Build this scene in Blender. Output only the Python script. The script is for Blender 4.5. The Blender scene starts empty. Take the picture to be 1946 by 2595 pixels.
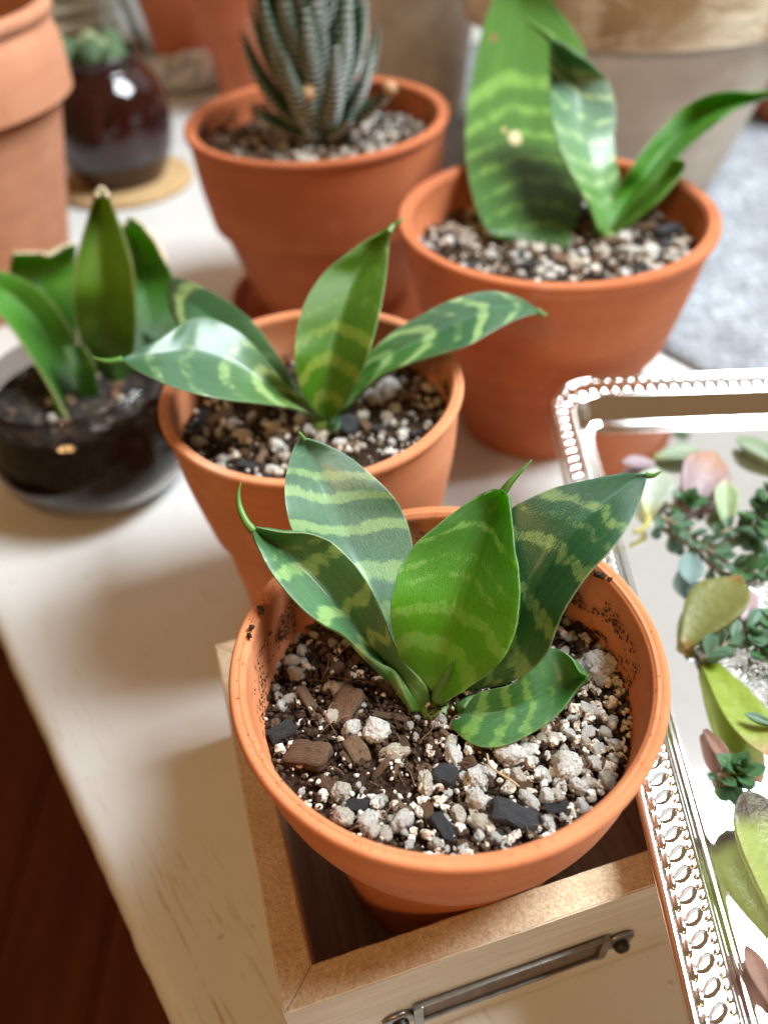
import bpy, bmesh, math, random
import numpy as np
from mathutils import Vector, Matrix, noise as mnoise

random.seed(7); rng = np.random.default_rng(7)
SC = bpy.context.scene
COL = SC.collection

# ------------------------------------------------------------------ camera
CAM_H = 0.232                                   # metres above the table top
FPX, PITCH, ROLL = 2050.0, math.radians(43.5), math.radians(-4.0)
IW, IH = 1946.0, 2595.0
_c, _s = math.cos(PITCH), math.sin(PITCH)
_r0 = np.array([1., 0, 0]); _f = np.array([0, _c, -_s]); _u0 = np.array([0, _s, _c])
CR = math.cos(ROLL) * _r0 + math.sin(ROLL) * _u0
CU = -math.sin(ROLL) * _r0 + math.cos(ROLL) * _u0
CF = _f
CPOS = np.array([0, 0, CAM_H])
cam_d = bpy.data.cameras.new('camera'); cam = bpy.data.objects.new('camera', cam_d); COL.objects.link(cam)
m = Matrix.Identity(4)
for i in range(3):
    m[i][0] = CR[i]; m[i][1] = CU[i]; m[i][2] = -CF[i]; m[i][3] = CPOS[i]
cam.matrix_world = m
cam_d.sensor_fit = 'VERTICAL'; cam_d.sensor_height = 36.0; cam_d.lens = FPX / IH * 36.0
cam_d.clip_start = 0.005; cam_d.clip_end = 20
cam_d.dof.use_dof = True; cam_d.dof.focus_distance = 0.170; cam_d.dof.aperture_fstop = 8.0
SC.camera = cam

# ------------------------------------------------------------------ light
W = bpy.data.worlds.new('World'); SC.world = W; W.use_nodes = True
bg = W.node_tree.nodes['Background']
bg.inputs[0].default_value = (1.0, 0.60, 0.29, 1); bg.inputs[1].default_value = 0.215

def area_lamp(name, direction, dist, size, size_y, power, color, target=(0.02, 0.16, 0.05)):
    ld = bpy.data.lights.new(name, 'AREA'); ld.shape = 'RECTANGLE'; ld.size = size; ld.size_y = size_y
    ld.energy = power; ld.color = color
    o = bpy.data.objects.new(name, ld); COL.objects.link(o)
    d = Vector(direction).normalized(); o.location = Vector(target) + d * dist
    o.rotation_euler = (-d).to_track_quat('-Z', 'Y').to_euler()
    return o
# the plants stand in a window corner: the brighter window to the right, a dimmer one behind
area_lamp('window_light', (0.56, 0.15, 0.81), 1.10, 0.50, 0.52, 32.0, (0.86, 0.95, 1.0))
area_lamp('back_window_light', (0.33, 0.70, 0.63), 1.50, 1.60, 1.30, 4.6, (0.86, 0.95, 1.0))
# a warm room lamp behind the viewer (its glints show in the glass bowl and on the tray's beads)
for _i, (_dx, _dz) in enumerate(((0, 0), (.13, .03), (.05, .14), (-.11, .10), (.15, .16))):
    _o = area_lamp('room_lamp', (-0.42 + _dx, -0.75, 0.62 + _dz), 1.3, 0.07, 0.07, 0.90, (1.0, 0.58, 0.24)); _o.data.shape = 'DISK'

SC.view_settings.view_transform = 'Standard'; SC.view_settings.look = 'None'
SC.view_settings.exposure = 0.06; SC.view_settings.gamma = 1.0
SC.view_settings.use_curve_mapping = False
SC.cycles.use_denoising = True
SC.cycles.max_bounces = 10; SC.cycles.transparent_max_bounces = 12; SC.cycles.transmission_bounces = 8
SC.cycles.sample_clamp_indirect = 6.0; SC.cycles.caustics_reflective = True; SC.cycles.blur_glossy = 0.5

# ------------------------------------------------------------------ helpers
def ray(px, py): return CF + CR * (px - IW / 2) / FPX - CU * (py - IH / 2) / FPX
def at_z(px, py, z):
    d = ray(px, py); return CPOS + d * ((z - CAM_H) / d[2])
def at_depth(px, py, dep): return CPOS + ray(px, py) * dep
def depth_of(p): return float((np.asarray(p) - CPOS) @ CF)

def link(o, parent=None):
    COL.objects.link(o)
    if parent is not None: o.parent = parent
    return o
def thing(name, label, cat, loc=(0, 0, 0), rz=0.0, group=None):
    o = bpy.data.objects.new(name, None); o.location = loc; o.rotation_euler = (0, 0, rz); o.empty_display_size = 0.01
    o['label'] = label; o['category'] = cat
    if group: o['group'] = group
    return link(o)
def tag(o, label, cat, group=None):
    o['label'] = label; o['category'] = cat
    if group: o['group'] = group
    return o
def mesh_data(name, verts, faces, mat=None, smooth=True, uvs=None):
    me = bpy.data.meshes.new(name)
    me.from_pydata([tuple(map(float, v)) for v in verts], [], [tuple(f) for f in faces])
    if smooth: me.polygons.foreach_set('use_smooth', [True] * len(me.polygons))
    if uvs is not None:
        ul = me.uv_layers.new(name='UVMap'); li = np.empty(len(me.loops), dtype=np.int32)
        me.loops.foreach_get('vertex_index', li); ul.data.foreach_set('uv', np.asarray(uvs)[li].astype(np.float32).ravel())
    if mat: me.materials.append(mat)
    me.update(); return me
def obj(name, me, parent=None, loc=None, rot=None, scale=None):
    o = bpy.data.objects.new(name, me)
    if loc is not None: o.location = tuple(map(float, loc))
    if rot is not None: o.rotation_euler = rot
    if scale is not None: o.scale = scale
    return link(o, parent)
def mobj(name, verts, faces, mat, parent=None, smooth=True, uvs=None, loc=None):
    return obj(name, mesh_data(name, verts, faces, mat, smooth, uvs), parent, loc)
def rel(pts, o): return np.asarray(pts) - np.array(o)

class Geo:
    def __init__(s): s.v = []; s.f = []; s.n = 0
    def add(s, v, f):
        s.v.append(np.asarray(v, float)); s.f += [tuple(i + s.n for i in q) for q in f]; s.n += len(v)
    def arr(s): return np.concatenate(s.v) if s.v else np.zeros((0, 3))

def lathe(profile, n=96, closed=False):
    """profile: list of (r,z) -> verts, faces; points with r==0 become poles"""
    v = []; f = []; rings = []
    a = np.linspace(0, 2 * np.pi, n, endpoint=False); ca, sa = np.cos(a), np.sin(a)
    for r, z in profile:
        if r < 1e-9: rings.append([len(v)]); v.append((0, 0, z))
        else:
            rings.append(list(range(len(v), len(v) + n))); v += [(r * c, r * s, z) for c, s in zip(ca, sa)]
    for A, B in zip(rings[:-1], rings[1:]):
        for i in range(n):
            j = (i + 1) % n
            if len(A) == 1 and len(B) == 1: continue
            if len(A) == 1: f.append((A[0], B[j], B[i]))
            elif len(B) == 1: f.append((A[i], A[j], B[0]))
            else: f.append((A[i], A[j], B[j], B[i]))
    return np.array(v), f
def smooth_profile(pts, sub=4):
    """Catmull-Rom through profile points"""
    P = np.array(pts, float); out = []
    for i in range(len(P) - 1):
        p0 = P[max(i - 1, 0)]; p1 = P[i]; p2 = P[i + 1]; p3 = P[min(i + 2, len(P) - 1)]
        for t in np.linspace(0, 1, sub, endpoint=False):
            out.append(.5 * (2 * p1 + (p2 - p0) * t + (2 * p0 - 5 * p1 + 4 * p2 - p3) * t * t + (-p0 + 3 * p1 - 3 * p2 + p3) * t ** 3))
    out.append(P[-1]); return np.array(out)
def box_geo(x0, x1, y0, y1, z0, z1, bev=0.0):
    bm = bmesh.new(); bmesh.ops.create_cube(bm, size=1)
    for q in bm.verts:
        q.co = ((x0 + x1) / 2 + q.co.x * (x1 - x0), (y0 + y1) / 2 + q.co.y * (y1 - y0), (z0 + z1) / 2 + q.co.z * (z1 - z0))
    if bev: bmesh.ops.bevel(bm, geom=list(bm.edges), offset=bev, segments=2, affect='EDGES', profile=.7)
    v = np.array([q.co[:] for q in bm.verts]); f = [[q.index for q in p.verts] for p in bm.faces]
    bm.free(); return v, f
def tube(path, radii, n=8, cap=True):
    P = np.asarray(path, float); v = []; f = []
    T = np.gradient(P, axis=0); T /= np.linalg.norm(T, axis=1)[:, None] + 1e-12
    ref = np.array([0, 0, 1.]) if abs(T[0][2]) < .9 else np.array([1., 0, 0])
    for i, (p, t) in enumerate(zip(P, T)):
        a = np.cross(t, ref); a /= np.linalg.norm(a); b = np.cross(t, a); ref = np.cross(a, t) if False else ref
        r = radii[i] if hasattr(radii, '__len__') else radii
        for k in range(n):
            th = 2 * np.pi * k / n; v.append(p + r * (math.cos(th) * a + math.sin(th) * b))
    for i in range(len(P) - 1):
        for k in range(n):
            k2 = (k + 1) % n; f.append((i * n + k, i * n + k2, (i + 1) * n + k2, (i + 1) * n + k))
    if cap:
        f.append(tuple(range(n - 1, -1, -1))); f.append(tuple((len(P) - 1) * n + k for k in range(n)))
    return np.array(v), f
def spline(P, n):
    """resample control points (k,d) by Catmull-Rom to n points, even in parameter"""
    P = np.asarray(P, float); k = len(P); out = []
    for t in np.linspace(0, k - 1, n):
        i = min(int(t), k - 2); u = t - i
        p1, p2 = P[i], P[i + 1]
        p0 = P[i - 1] if i > 0 else 2 * p1 - p2
        p3 = P[i + 2] if i + 2 < k else 2 * p2 - p1
        out.append(.5 * (2 * p1 + (p2 - p0) * u + (2 * p0 - 5 * p1 + 4 * p2 - p3) * u * u + (-p0 + 3 * p1 - 3 * p2 + p3) * u ** 3))
    return np.array(out)
_ico = {}
def ico(sub):
    if sub not in _ico:
        bm = bmesh.new(); bmesh.ops.create_icosphere(bm, subdivisions=sub, radius=1)
        _ico[sub] = (np.array([q.co[:] for q in bm.verts]), [[q.index for q in p.verts] for p in bm.faces]); bm.free()
    return _ico[sub]
def nz(p, s, o=0.0): return mnoise.noise(Vector((p[0] * s + o, p[1] * s + o * .7, p[2] * s - o)))

# ------------------------------------------------------------------ materials
class NT:
    def __init__(s, name):
        s.m = bpy.data.materials.new(name); s.m.use_nodes = True; s.t = s.m.node_tree
        s.b = s.t.nodes['Principled BSDF']; s.out = s.t.nodes['Material Output']; s._tc = None
    def n(s, typ, **kw):
        q = s.t.nodes.new(typ)
        for k, v in kw.items():
            if hasattr(q, k): setattr(q, k, v)
        return q
    def put(s, inp, val):
        if isinstance(val, bpy.types.NodeSocket): s.t.links.new(val, inp)
        elif isinstance(val, (tuple, list)) and len(val) == 3 and inp.type == 'RGBA': inp.default_value = (*val, 1)
        else: inp.default_value = val
    def tc(s, which='Object'):
        if not s._tc: s._tc = s.n('ShaderNodeTexCoord')
        return s._tc.outputs[which]
    def mapping(s, vec, scale=(1, 1, 1), loc=(0, 0, 0), rot=(0, 0, 0)):
        q = s.n('ShaderNodeMapping'); s.put(q.inputs[0], vec)
        q.inputs['Scale'].default_value = scale; q.inputs['Location'].default_value = loc; q.inputs['Rotation'].default_value = rot
        return q.outputs[0]
    def noise(s, vec, scale=5., detail=4., rough=.55, dist=0., out='Fac'):
        q = s.n('ShaderNodeTexNoise'); s.put(q.inputs['Vector'], vec); s.put(q.inputs['Scale'], scale)
        s.put(q.inputs['Detail'], detail); s.put(q.inputs['Roughness'], rough); s.put(q.inputs['Distortion'], dist)
        return q.outputs[out]
    def voro(s, vec, scale=5., feat='F1', out='Distance'):
        q = s.n('ShaderNodeTexVoronoi'); q.feature = feat; s.put(q.inputs['Vector'], vec); s.put(q.inputs['Scale'], scale)
        return q.outputs[out]
    def ramp(s, fac, stops, interp='LINEAR'):
        q = s.n('ShaderNodeValToRGB'); s.put(q.inputs[0], fac); e = q.color_ramp; e.interpolation = interp
        for i, (p, c) in enumerate(stops):
            if not isinstance(c, (tuple, list)): c = (c, c, c)
            el = e.elements[i] if i < 2 else e.elements.new(p)
            el.position = p; el.color = (*c, 1)
        return q.outputs[0]
    def math(s, op, a, b=0., c=None, clamp=False):
        q = s.n('ShaderNodeMath', operation=op, use_clamp=clamp); s.put(q.inputs[0], a); s.put(q.inputs[1], b)
        if c is not None: s.put(q.inputs[2], c)
        return q.outputs[0]
    def mix(s, fac, a, b, blend='MIX'):
        q = s.n('ShaderNodeMix', data_type='RGBA', blend_type=blend); s.put(q.inputs[0], fac); s.put(q.inputs[6], a); s.put(q.inputs[7], b)
        return q.outputs[2]
    def bump(s, h, strength=.3, dist=.001, nrm=None):
        q = s.n('ShaderNodeBump'); s.put(q.inputs['Height'], h); q.inputs['Strength'].default_value = strength; q.inputs['Distance'].default_value = dist
        if nrm is not None: s.put(q.inputs['Normal'], nrm)
        return q.outputs[0]
    def sep(s, vec):
        q = s.n('ShaderNodeSeparateXYZ'); s.put(q.inputs[0], vec); return q.outputs
    def comb(s, x, y, z=0.):
        q = s.n('ShaderNodeCombineXYZ'); s.put(q.inputs[0], x); s.put(q.inputs[1], y); s.put(q.inputs[2], z); return q.outputs[0]
    def rnd(s): return s.n('ShaderNodeObjectInfo').outputs['Random']
    def set(s, **kw):
        al = dict(color='Base Color', rough='Roughness', metal='Metallic', spec='Specular IOR Level', normal='Normal', ior='IOR',
                  trans='Transmission Weight', sss='Subsurface Weight', coat='Coat Weight', coatr='Coat Roughness', alpha='Alpha')
        for k, v in kw.items(): s.put(s.b.inputs[al[k]], v)
        return s

def terracotta(name, c1, c2, pale=0.0, palec=(.62, .50, .40), speck=.5, seed=0.0, rough=.8):
    t = NT(name); o = t.mapping(t.tc(), loc=(seed, seed * 2, seed))
    n1 = t.noise(o, 55, 5, .6); n2 = t.noise(o, 14, 3, .5)
    col = t.mix(t.ramp(n1, [(.3, 0), (.7, 1)]), c1, c2)
    if pale:
        pm = t.ramp(t.noise(t.mapping(o, (1, 1, .55)), 26, 6, .65, .4), [(.62 - pale * .35, 0), (.80 - pale * .25, 1)])
        col = t.mix(t.math('MULTIPLY', pm, .85), col, palec)
    col = t.mix(t.math('MULTIPLY', t.ramp(n2, [(.35, 1), (.6, 0)]), .25), col, tuple(x * .62 for x in c1))
    sp = t.ramp(t.noise(o, 620, 2, .5), [(.66, 0), (.72, 1)])
    sp = t.math('MULTIPLY', sp, t.ramp(t.noise(o, 60, 2), [(.45, 0), (.6, speck)]))
    col = t.mix(sp, col, (.06, .03, .02))
    bands = t.noise(t.mapping(o, (9, 9, 130)), 1, 3, .6, .3)
    col = t.mix(t.math('MULTIPLY', t.ramp(bands, [(.38, 1), (.60, 0)]), .28), col, tuple(x * .70 for x in c1))
    rings = t.noise(t.mapping(o, (4, 4, 900)), 1, 2)
    h = t.math('ADD', t.math('MULTIPLY', t.noise(o, 900, 3), .6), t.math('MULTIPLY', rings, .5))
    t.set(color=col, rough=rough, spec=.3, normal=t.bump(h, .35, .00018)); return t.m

MT_front = terracotta('terracotta_front', (.55, .175, .068), (.65, .25, .112), speck=.45, pale=.16, palec=(.70, .40, .24), seed=1.3)
MT_mid = terracotta('terracotta_mid', (.59, .205, .085), (.68, .275, .13), speck=.4, pale=.18, palec=(.74, .46, .30), seed=4.1)
MT_right = terracotta('terracotta_right', (.45, .125, .043), (.53, .17, .068), speck=.2, seed=7.7, pale=.12, palec=(.60, .30, .18))
MT_haw = terracotta('terracotta_haw', (.42, .112, .038), (.50, .15, .058), speck=.15, seed=9.2, pale=.10, palec=(.58, .28, .17))
MT_tall = terracotta('terracotta_tall', (.54, .23, .125), (.62, .29, .165), pale=.25, palec=(.72, .50, .38), speck=.2, seed=3.3)
MT_aged = terracotta('terracotta_aged', (.50, .41, .33), (.62, .54, .46), pale=.6, palec=(.72, .66, .56), speck=.4, seed=5.5)
MT_back = terracotta('terracotta_back', (.50, .15, .07), (.58, .20, .10), pale=.12, palec=(.55, .42, .30), speck=.1, seed=2.1)

def crusted():
    t = NT('mineral_crust'); o = t.tc(); n1 = t.noise(o, 16, 6, .65, .8); n2 = t.noise(t.mapping(o, (1, 1, 3)), 30, 5, .7, .5); x, y, z = t.sep(o)
    col = t.mix(t.ramp(n1, [(.40, 0), (.60, 1)]), (.40, .27, .15), (.70, .60, .43))
    col = t.mix(t.ramp(n2, [(.52, 0), (.64, .9)]), col, (.78, .70, .55))
    col = t.mix(t.math('MULTIPLY', t.ramp(n2, [(.30, 1), (.42, 0)]), .8), col, (.24, .13, .06))
    t.set(color=col, rough=.9, spec=.2, normal=t.bump(t.math('ADD', n1, n2), .9, .004)); return t.m
M_crust = crusted()
def simple(name, color, rough=.5, metal=0., var=.0, scale=60., bump=0., **kw):
    t = NT(name); o = t.tc(); col = color
    if var: col = t.mix(t.ramp(t.noise(o, scale, 5, .6), [(.3, 0), (.7, 1)]), tuple(c * (1 - var) for c in color), tuple(min(1, c * (1 + var)) for c in color))
    t.set(color=col, rough=rough, metal=metal, **kw)
    if bump: t.set(normal=t.bump(t.noise(o, scale * 6, 4), bump, .0004))
    return t.m

def make_table_mat():
    t = NT('white_paint'); o = t.tc()
    col = t.mix(t.ramp(t.noise(o, 9, 4), [(.3, 0), (.7, 1)]), (.615, .605, .585), (.685, .68, .66))
    rot = t.mapping(o, rot=(0, 0, math.radians(-32)))
    gr = t.noise(t.mapping(rot, (900, 55, 60)), 1, 4, .6)                # wear streaks that follow the edge
    zone = t.ramp(t.noise(t.mapping(o, (28, 12, 12), loc=(.7, .1, 0)), 1, 2), [(.50, 0), (.62, 1)])
    rx, ry, _ = t.sep(rot)
    mx = t.ramp(t.math('ABSOLUTE', t.math('ADD', rx, .004)), [(.006, 1), (.016, 0)]); my = t.ramp(t.math('ABSOLUTE', t.math('SUBTRACT', ry, .085)), [(.03, 1), (.06, 0)])
    zone = t.math('MAXIMUM', t.math('MULTIPLY', zone, .5), t.math('MULTIPLY', mx, my))
    st = t.math('MULTIPLY', t.ramp(gr, [(.56, 0), (.66, 1)]), zone)
    col = t.mix(t.math('MULTIPLY', st, .8), col, (.42, .29, .15))
    sm = t.ramp(t.noise(o, 48, 4, .65), [(.56, 0), (.74, 1)])
    col = t.mix(t.math('MULTIPLY', sm, .30), col, (.55, .44, .30))
    sp = t.ramp(t.noise(o, 240, 1), [(.74, 0), (.78, 1)])
    col = t.mix(t.math('MULTIPLY', sp, .6), col, (.40, .28, .14))
    h = t.math('ADD', t.noise(t.mapping(rot, (300, 12, 20)), 1, 3), t.math('MULTIPLY', t.noise(o, 160, 3), .7))
    t.set(color=col, rough=t.ramp(t.noise(o, 30, 3), [(.3, .30), (.7, .5)]), spec=.45, normal=t.bump(h, .18, .0004)); return t.m
M_table = make_table_mat()

def make_mdf():
    t = NT('raw_fibreboard'); o = t.tc()
    n1 = t.noise(o, 1500, 3, .7); n2 = t.noise(o, 120, 4)
    col = t.mix(t.ramp(n1, [(.33, 0), (.68, 1)]), (.46, .31, .18), (.76, .61, .44))
    col = t.mix(t.math('MULTIPLY', t.ramp(n2, [(.35, 1), (.65, 0)]), .4), col, (.46, .30, .17))
    t.set(color=col, rough=.9, spec=.2, normal=t.bump(n1, .9, .0005)); return t.m
M_mdf = make_mdf()
def make_boxwood():
    t = NT('whitewashed_wood'); o = t.tc()
    g = t.noise(t.mapping(o, (30, 500, 500)), 1, 5, .65)
    col = t.mix(t.ramp(g, [(.35, 0), (.7, 1)]), (.62, .57, .49), (.78, .74, .67))
    col = t.mix(t.math('MULTIPLY', t.ramp(t.noise(t.mapping(o, (90, 700, 700)), 1, 3), [(.62, 0), (.7, 1)]), .5), col, (.50, .42, .33))
    t.set(color=col, rough=.62, spec=.3, normal=t.bump(g, .3, .0004)); return t.m
M_boxwood = make_boxwood()
def make_boxfloor():
    t = NT('brown_plywood'); o = t.tc()
    g = t.noise(t.mapping(o, (420, 25, 40)), 1, 5, .6, .3)
    col = t.mix(t.ramp(g, [(.3, 0), (.72, 1)]), (.17, .105, .065), (.42, .31, .22))
    t.set(color=col, rough=.5, spec=.35, normal=t.bump(g, .3, .0004)); return t.m
M_boxfloor = make_boxfloor()
def make_floorwood():
    t = NT('dark_floor_wood'); o = t.tc()
    g = t.noise(t.mapping(o, (45, 3, 3)), 1, 5, .6, .4)
    col = t.mix(t.ramp(g, [(.3, 0), (.7, 1)]), (.10, .020, .005), (.20, .050, .012))
    col = t.mix(t.math('MULTIPLY', t.rnd(), .45), col, (.06, .012, .003))
    t.set(color=col, rough=.5, spec=.25); return t.m
M_floor = make_floorwood()
def make_silver():
    t = NT('polished_silver'); o = t.tc()
    n = t.noise(o, 140, 3); c = t.mix(n, (.86, .85, .83), (.95, .945, .935))
    e = t.voro(t.mapping(o, (1, 1, 1)), 170, 'SMOOTH_F1'); e2 = t.noise(o, 300, 2, .5, 2.6)
    x, y, z = t.sep(o)                                # engraved field in the middle of the tray only
    dx = t.math('DIVIDE', t.math('SUBTRACT', x, .078), .050); dy = t.math('DIVIDE', t.math('ADD', y, .128), .050)
    rr = t.math('SQRT', t.math('ADD', t.math('MULTIPLY', dx, dx), t.math('MULTIPLY', dy, dy)))
    mask = t.ramp(t.math('ADD', rr, t.math('MULTIPLY', e2, .25)), [(.5, 1), (.92, 1), (1.0, .0)])
    h = t.math('MULTIPLY', t.ramp(t.math('ABSOLUTE', t.math('SUBTRACT', e2, .5)), [(.0, 0), (.07, 1)]), mask)
    fine = t.math('MULTIPLY', t.noise(o, 60, 2), .08)
    t.set(color=c, metal=1., rough=.07, normal=t.bump(t.math('ADD', h, fine), 1., .0009)); return t.m
M_silver = make_silver()
M_silver_plain = simple('polished_silver_relief', (.90, .89, .87), .09, 1.0)
M_pewter = simple('aged_pewter', (.26, .245, .225), .33, 1.0, var=.3, scale=200, bump=.2)
M_slot = simple('dark_slot', (.16, .12, .09), .6, var=.3, scale=300)
M_screw = simple('dark_screw', (.05, .045, .04), .45, 1.0)

def make_perlite():
    t = NT('perlite'); o = t.tc(); r = t.rnd()
    ov = t.n('ShaderNodeVectorMath', operation='ADD'); t.put(ov.inputs[0], o); t.put(ov.inputs[1], t.comb(t.math('MULTIPLY', r, 40), t.math('MULTIPLY', r, 17), r)); o2 = ov.outputs[0]
    col = t.mix(r, (.95, .91, .85), (.90, .85, .77))
    col = t.mix(t.math('MULTIPLY', t.ramp(t.math('FRACT', t.math('MULTIPLY', r, 7.3)), [(.62, 0), (.75, 1)]), .5), col, (.66, .52, .33))
    d1 = t.ramp(t.noise(o2, 2.4, 4, .65), [(.52, 0), (.68, 1)]); d2 = t.ramp(t.noise(o2, 7, 5, .75), [(.545, 0), (.60, 1)])
    dirt = t.math('ADD', t.math('MULTIPLY', d1, .30), t.math('MULTIPLY', d2, .75), clamp=True)
    dirt = t.math('MULTIPLY', dirt, t.ramp(t.math('FRACT', t.math('MULTIPLY', r, 3.7)), [(.0, .35), (.7, .65), (.9, 1)]))
    col = t.mix(dirt, col, (.10, .062, .040))
    h = t.math('SUBTRACT', t.noise(o2, 5, 6, .8), t.math('MULTIPLY', d2, .5))
    t.set(color=col, rough=.95, spec=.15, normal=t.bump(h, 1., .0011)); return t.m
M_perlite = make_perlite()
def make_bark():
    t = NT('bark'); o = t.tc(); r = t.rnd()
    g = t.noise(t.mapping(o, (2, 9, 9), loc=(0, 0, 0)), 1.2, 5, .7, .5)
    base = t.mix(r, (.15, .078, .045), (.30, .185, .11))
    col = t.mix(t.ramp(g, [(.32, 0), (.68, 1)]), t.mix(.65, base, (.02, .012, .008)), base)
    col = t.mix(t.math('MULTIPLY', t.ramp(t.noise(o, 14, 2), [(.67, 0), (.72, 1)]), .7), col, (.5, .38, .25))
    t.set(color=col, rough=.9, spec=.2, normal=t.bump(g, 1., .0007)); return t.m
M_bark = make_bark()
def make_charcoal():
    t = NT('charcoal'); o = t.tc(); g = t.noise(t.mapping(o, (1.5, 6, 6)), 1.4, 5, .7)
    col = t.mix(t.ramp(g, [(.35, 0), (.75, 1)]), (.010, .010, .011), (.055, .055, .058))
    t.set(color=col, rough=.55, spec=.4, normal=t.bump(g, 1., .0006)); return t.m
M_char = make_charcoal()
def make_soil():
    t = NT('dark_soil'); o = t.tc()
    n = t.noise(o, 700, 5, .75); n2 = t.noise(o, 130, 4)
    col = t.mix(t.ramp(n, [(.32, 0), (.7, 1)]), (.014, .008, .005), (.085, .050, .030))
    col = t.mix(t.math('MULTIPLY', t.ramp(t.noise(o, 1500, 2), [(.66, 0), (.72, 1)]), .8), col, (.5, .45, .40))
    t.set(color=col, rough=.95, spec=.15, normal=t.bump(t.math('ADD', n, n2), 1., .0012)); return t.m
M_soil = make_soil()
M_crumb = simple('soil_crumb', (.050, .029, .018), .95, var=.5, scale=900, spec=.15)
M_grit = simple('fine_perlite_grit', (.62, .55, .47), .95, var=.3, scale=1100, spec=.15)
def make_small_perlite():
    t = NT('small_perlite'); o = t.tc(); n = t.noise(o, 420, 4, .7); n2 = t.noise(o, 1500, 3, .7)
    col = t.mix(t.ramp(n, [(.40, 0), (.60, 1)]), (.50, .39, .28), (.84, .78, .70))
    col = t.mix(t.ramp(n2, [(.54, 0), (.62, .85)]), col, (.11, .07, .045)); t.set(color=col, rough=.95, spec=.15, normal=t.bump(n2, .8, .0004)); return t.m
M_perl_small = make_small_perlite()
M_fibre = simple('brown_fibre', (.20, .11, .06), .85, var=.3, scale=400)

def leaf_mat(name, bands, base=(.022, .085, .024), pale=(.27, .43, .13), young=(.085, .24, .02), young_v=.22, arch=.10,
             trans=.22, transc=(.20, .55, .03), speck=.55, seed=0.0, rough=.25, edgec=(.42, .52, .28), wob=.05, spec=.6, spots=(), coat=.15, edge_w=.3, edge_u=.487):
    """bands: list of (v_centre, half_width, strength)"""
    t = NT(name); uv = t.tc('UV'); x, y, _ = t.sep(uv)
    uc = t.math('SUBTRACT', x, .5)
    j1 = t.noise(t.comb(t.math('MULTIPLY', x, 62), t.math('MULTIPLY', y, 10), seed), 1, 4, .7)
    j2 = t.noise(t.comb(t.math('MULTIPLY', x, 3.5), t.math('MULTIPLY', y, 3), seed + 5), 1, 2)
    vv = t.math('ADD', y, t.math('MULTIPLY', t.math('SUBTRACT', j1, .5), wob * .9))
    vv = t.math('ADD', vv, t.math('MULTIPLY', t.math('SUBTRACT', j2, .5), wob * 3.2))
    vv = t.math('ADD', vv, t.math('MULTIPLY', t.math('MULTIPLY', uc, uc), arch * 4))
    stops = [(0., 0.)]
    for c, hw, s in sorted(bands):
        hw *= .78
        for p, val in ((c - hw, 0), (c - hw * .45, s), (c + hw * .45, s), (c + hw, 0)):
            stops.append((min(max(p, stops[-1][0] + .002), .995), val))
    stops = stops[:30] + [(1., 0.)]
    bm_ = t.ramp(vv, stops)
    sp = t.noise(t.comb(t.math('MULTIPLY', x, 95), t.math('MULTIPLY', y, 48), seed + 2), 1, 4, .75)
    blot = t.noise(t.comb(t.math('MULTIPLY', x, 8), t.math('MULTIPLY', y, 10), seed + 3), 1, 3, .6)
    k = t.math('ADD', t.math('MULTIPLY', bm_, 1.0), t.math('MULTIPLY', t.math('SUBTRACT', sp, .5), 2.1))
    k = t.math('ADD', k, t.math('MULTIPLY', t.math('SUBTRACT', blot, .5), 1.5))
    mask = t.ramp(k, [(.46, 0), (.80, .85)])
    sps = t.math('MULTIPLY', t.ramp(sp, [(.60, 0), (.72, 1)]), t.ramp(blot, [(.45, 0), (.65, speck)]))
    mask = t.math('MAXIMUM', mask, sps)
    dk = t.mix(t.ramp(t.noise(t.comb(t.math('MULTIPLY', x, 20), t.math('MULTIPLY', y, 4), seed), 1, 3), [(.3, 0), (.7, 1)]), base, tuple(c * 1.45 for c in base))
    dk = t.mix(t.ramp(y, [(0., 1), (young_v, .75), (young_v * 2.2, 0)]), dk, young)
    col = t.mix(mask, dk, pale)
    edge = t.ramp(t.math('ABSOLUTE', uc), [(edge_u, 0), (edge_u + .008, 1)])
    col = t.mix(t.math('MULTIPLY', edge, edge_w), col, edgec)
    for su, sv, sr, sc_ in spots:
        ax = t.math('SUBTRACT', x, su); ay = t.math('MULTIPLY', t.math('SUBTRACT', y, sv), 2.2); rr_ = t.math('SQRT', t.math('ADD', t.math('MULTIPLY', ax, ax), t.math('MULTIPLY', ay, ay)))
        col = t.mix(t.ramp(t.math('ADD', rr_, t.math('MULTIPLY', t.math('SUBTRACT', blot, .5), sr * .8)), [(sr * .75, 1), (sr, 0)]), col, sc_)
    st = t.noise(t.comb(t.math('MULTIPLY', x, 75), t.math('MULTIPLY', y, 26), seed), 1, 4, .7)
    fi = t.noise(t.comb(t.math('MULTIPLY', x, 170), t.math('MULTIPLY', y, 190), seed), 1, 2)
    h = t.math('ADD', st, t.math('MULTIPLY', fi, .8)); nb = t.bump(h, .55, .0005)
    dust = t.ramp(t.noise(t.comb(t.math('MULTIPLY', x, 130), t.math('MULTIPLY', y, 150), seed + 9), 1, 1), [(.79, 0), (.81, .8)])
    col = t.mix(dust, col, (.6, .6, .5))
    t.set(color=col, rough=t.ramp(st, [(.3, rough - .06), (.7, rough + .1)]), spec=spec, normal=nb, coat=coat, coatr=.26)
    if trans:
        tr = t.n('ShaderNodeBsdfTranslucent'); t.put(tr.inputs['Color'], t.mix(mask, transc, tuple(min(1, c * 1.2 + .12) for c in transc)))
        mx = t.n('ShaderNodeMixShader'); mx.inputs[0].default_value = trans
        t.t.links.new(t.b.outputs[0], mx.inputs[1]); t.t.links.new(tr.outputs[0], mx.inputs[2]); t.t.links.new(mx.outputs[0], t.out.inputs[0])
    return t.m
M_spine = simple('leaf_spine', (.09, .22, .035), .45, var=.2, scale=300)

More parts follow.
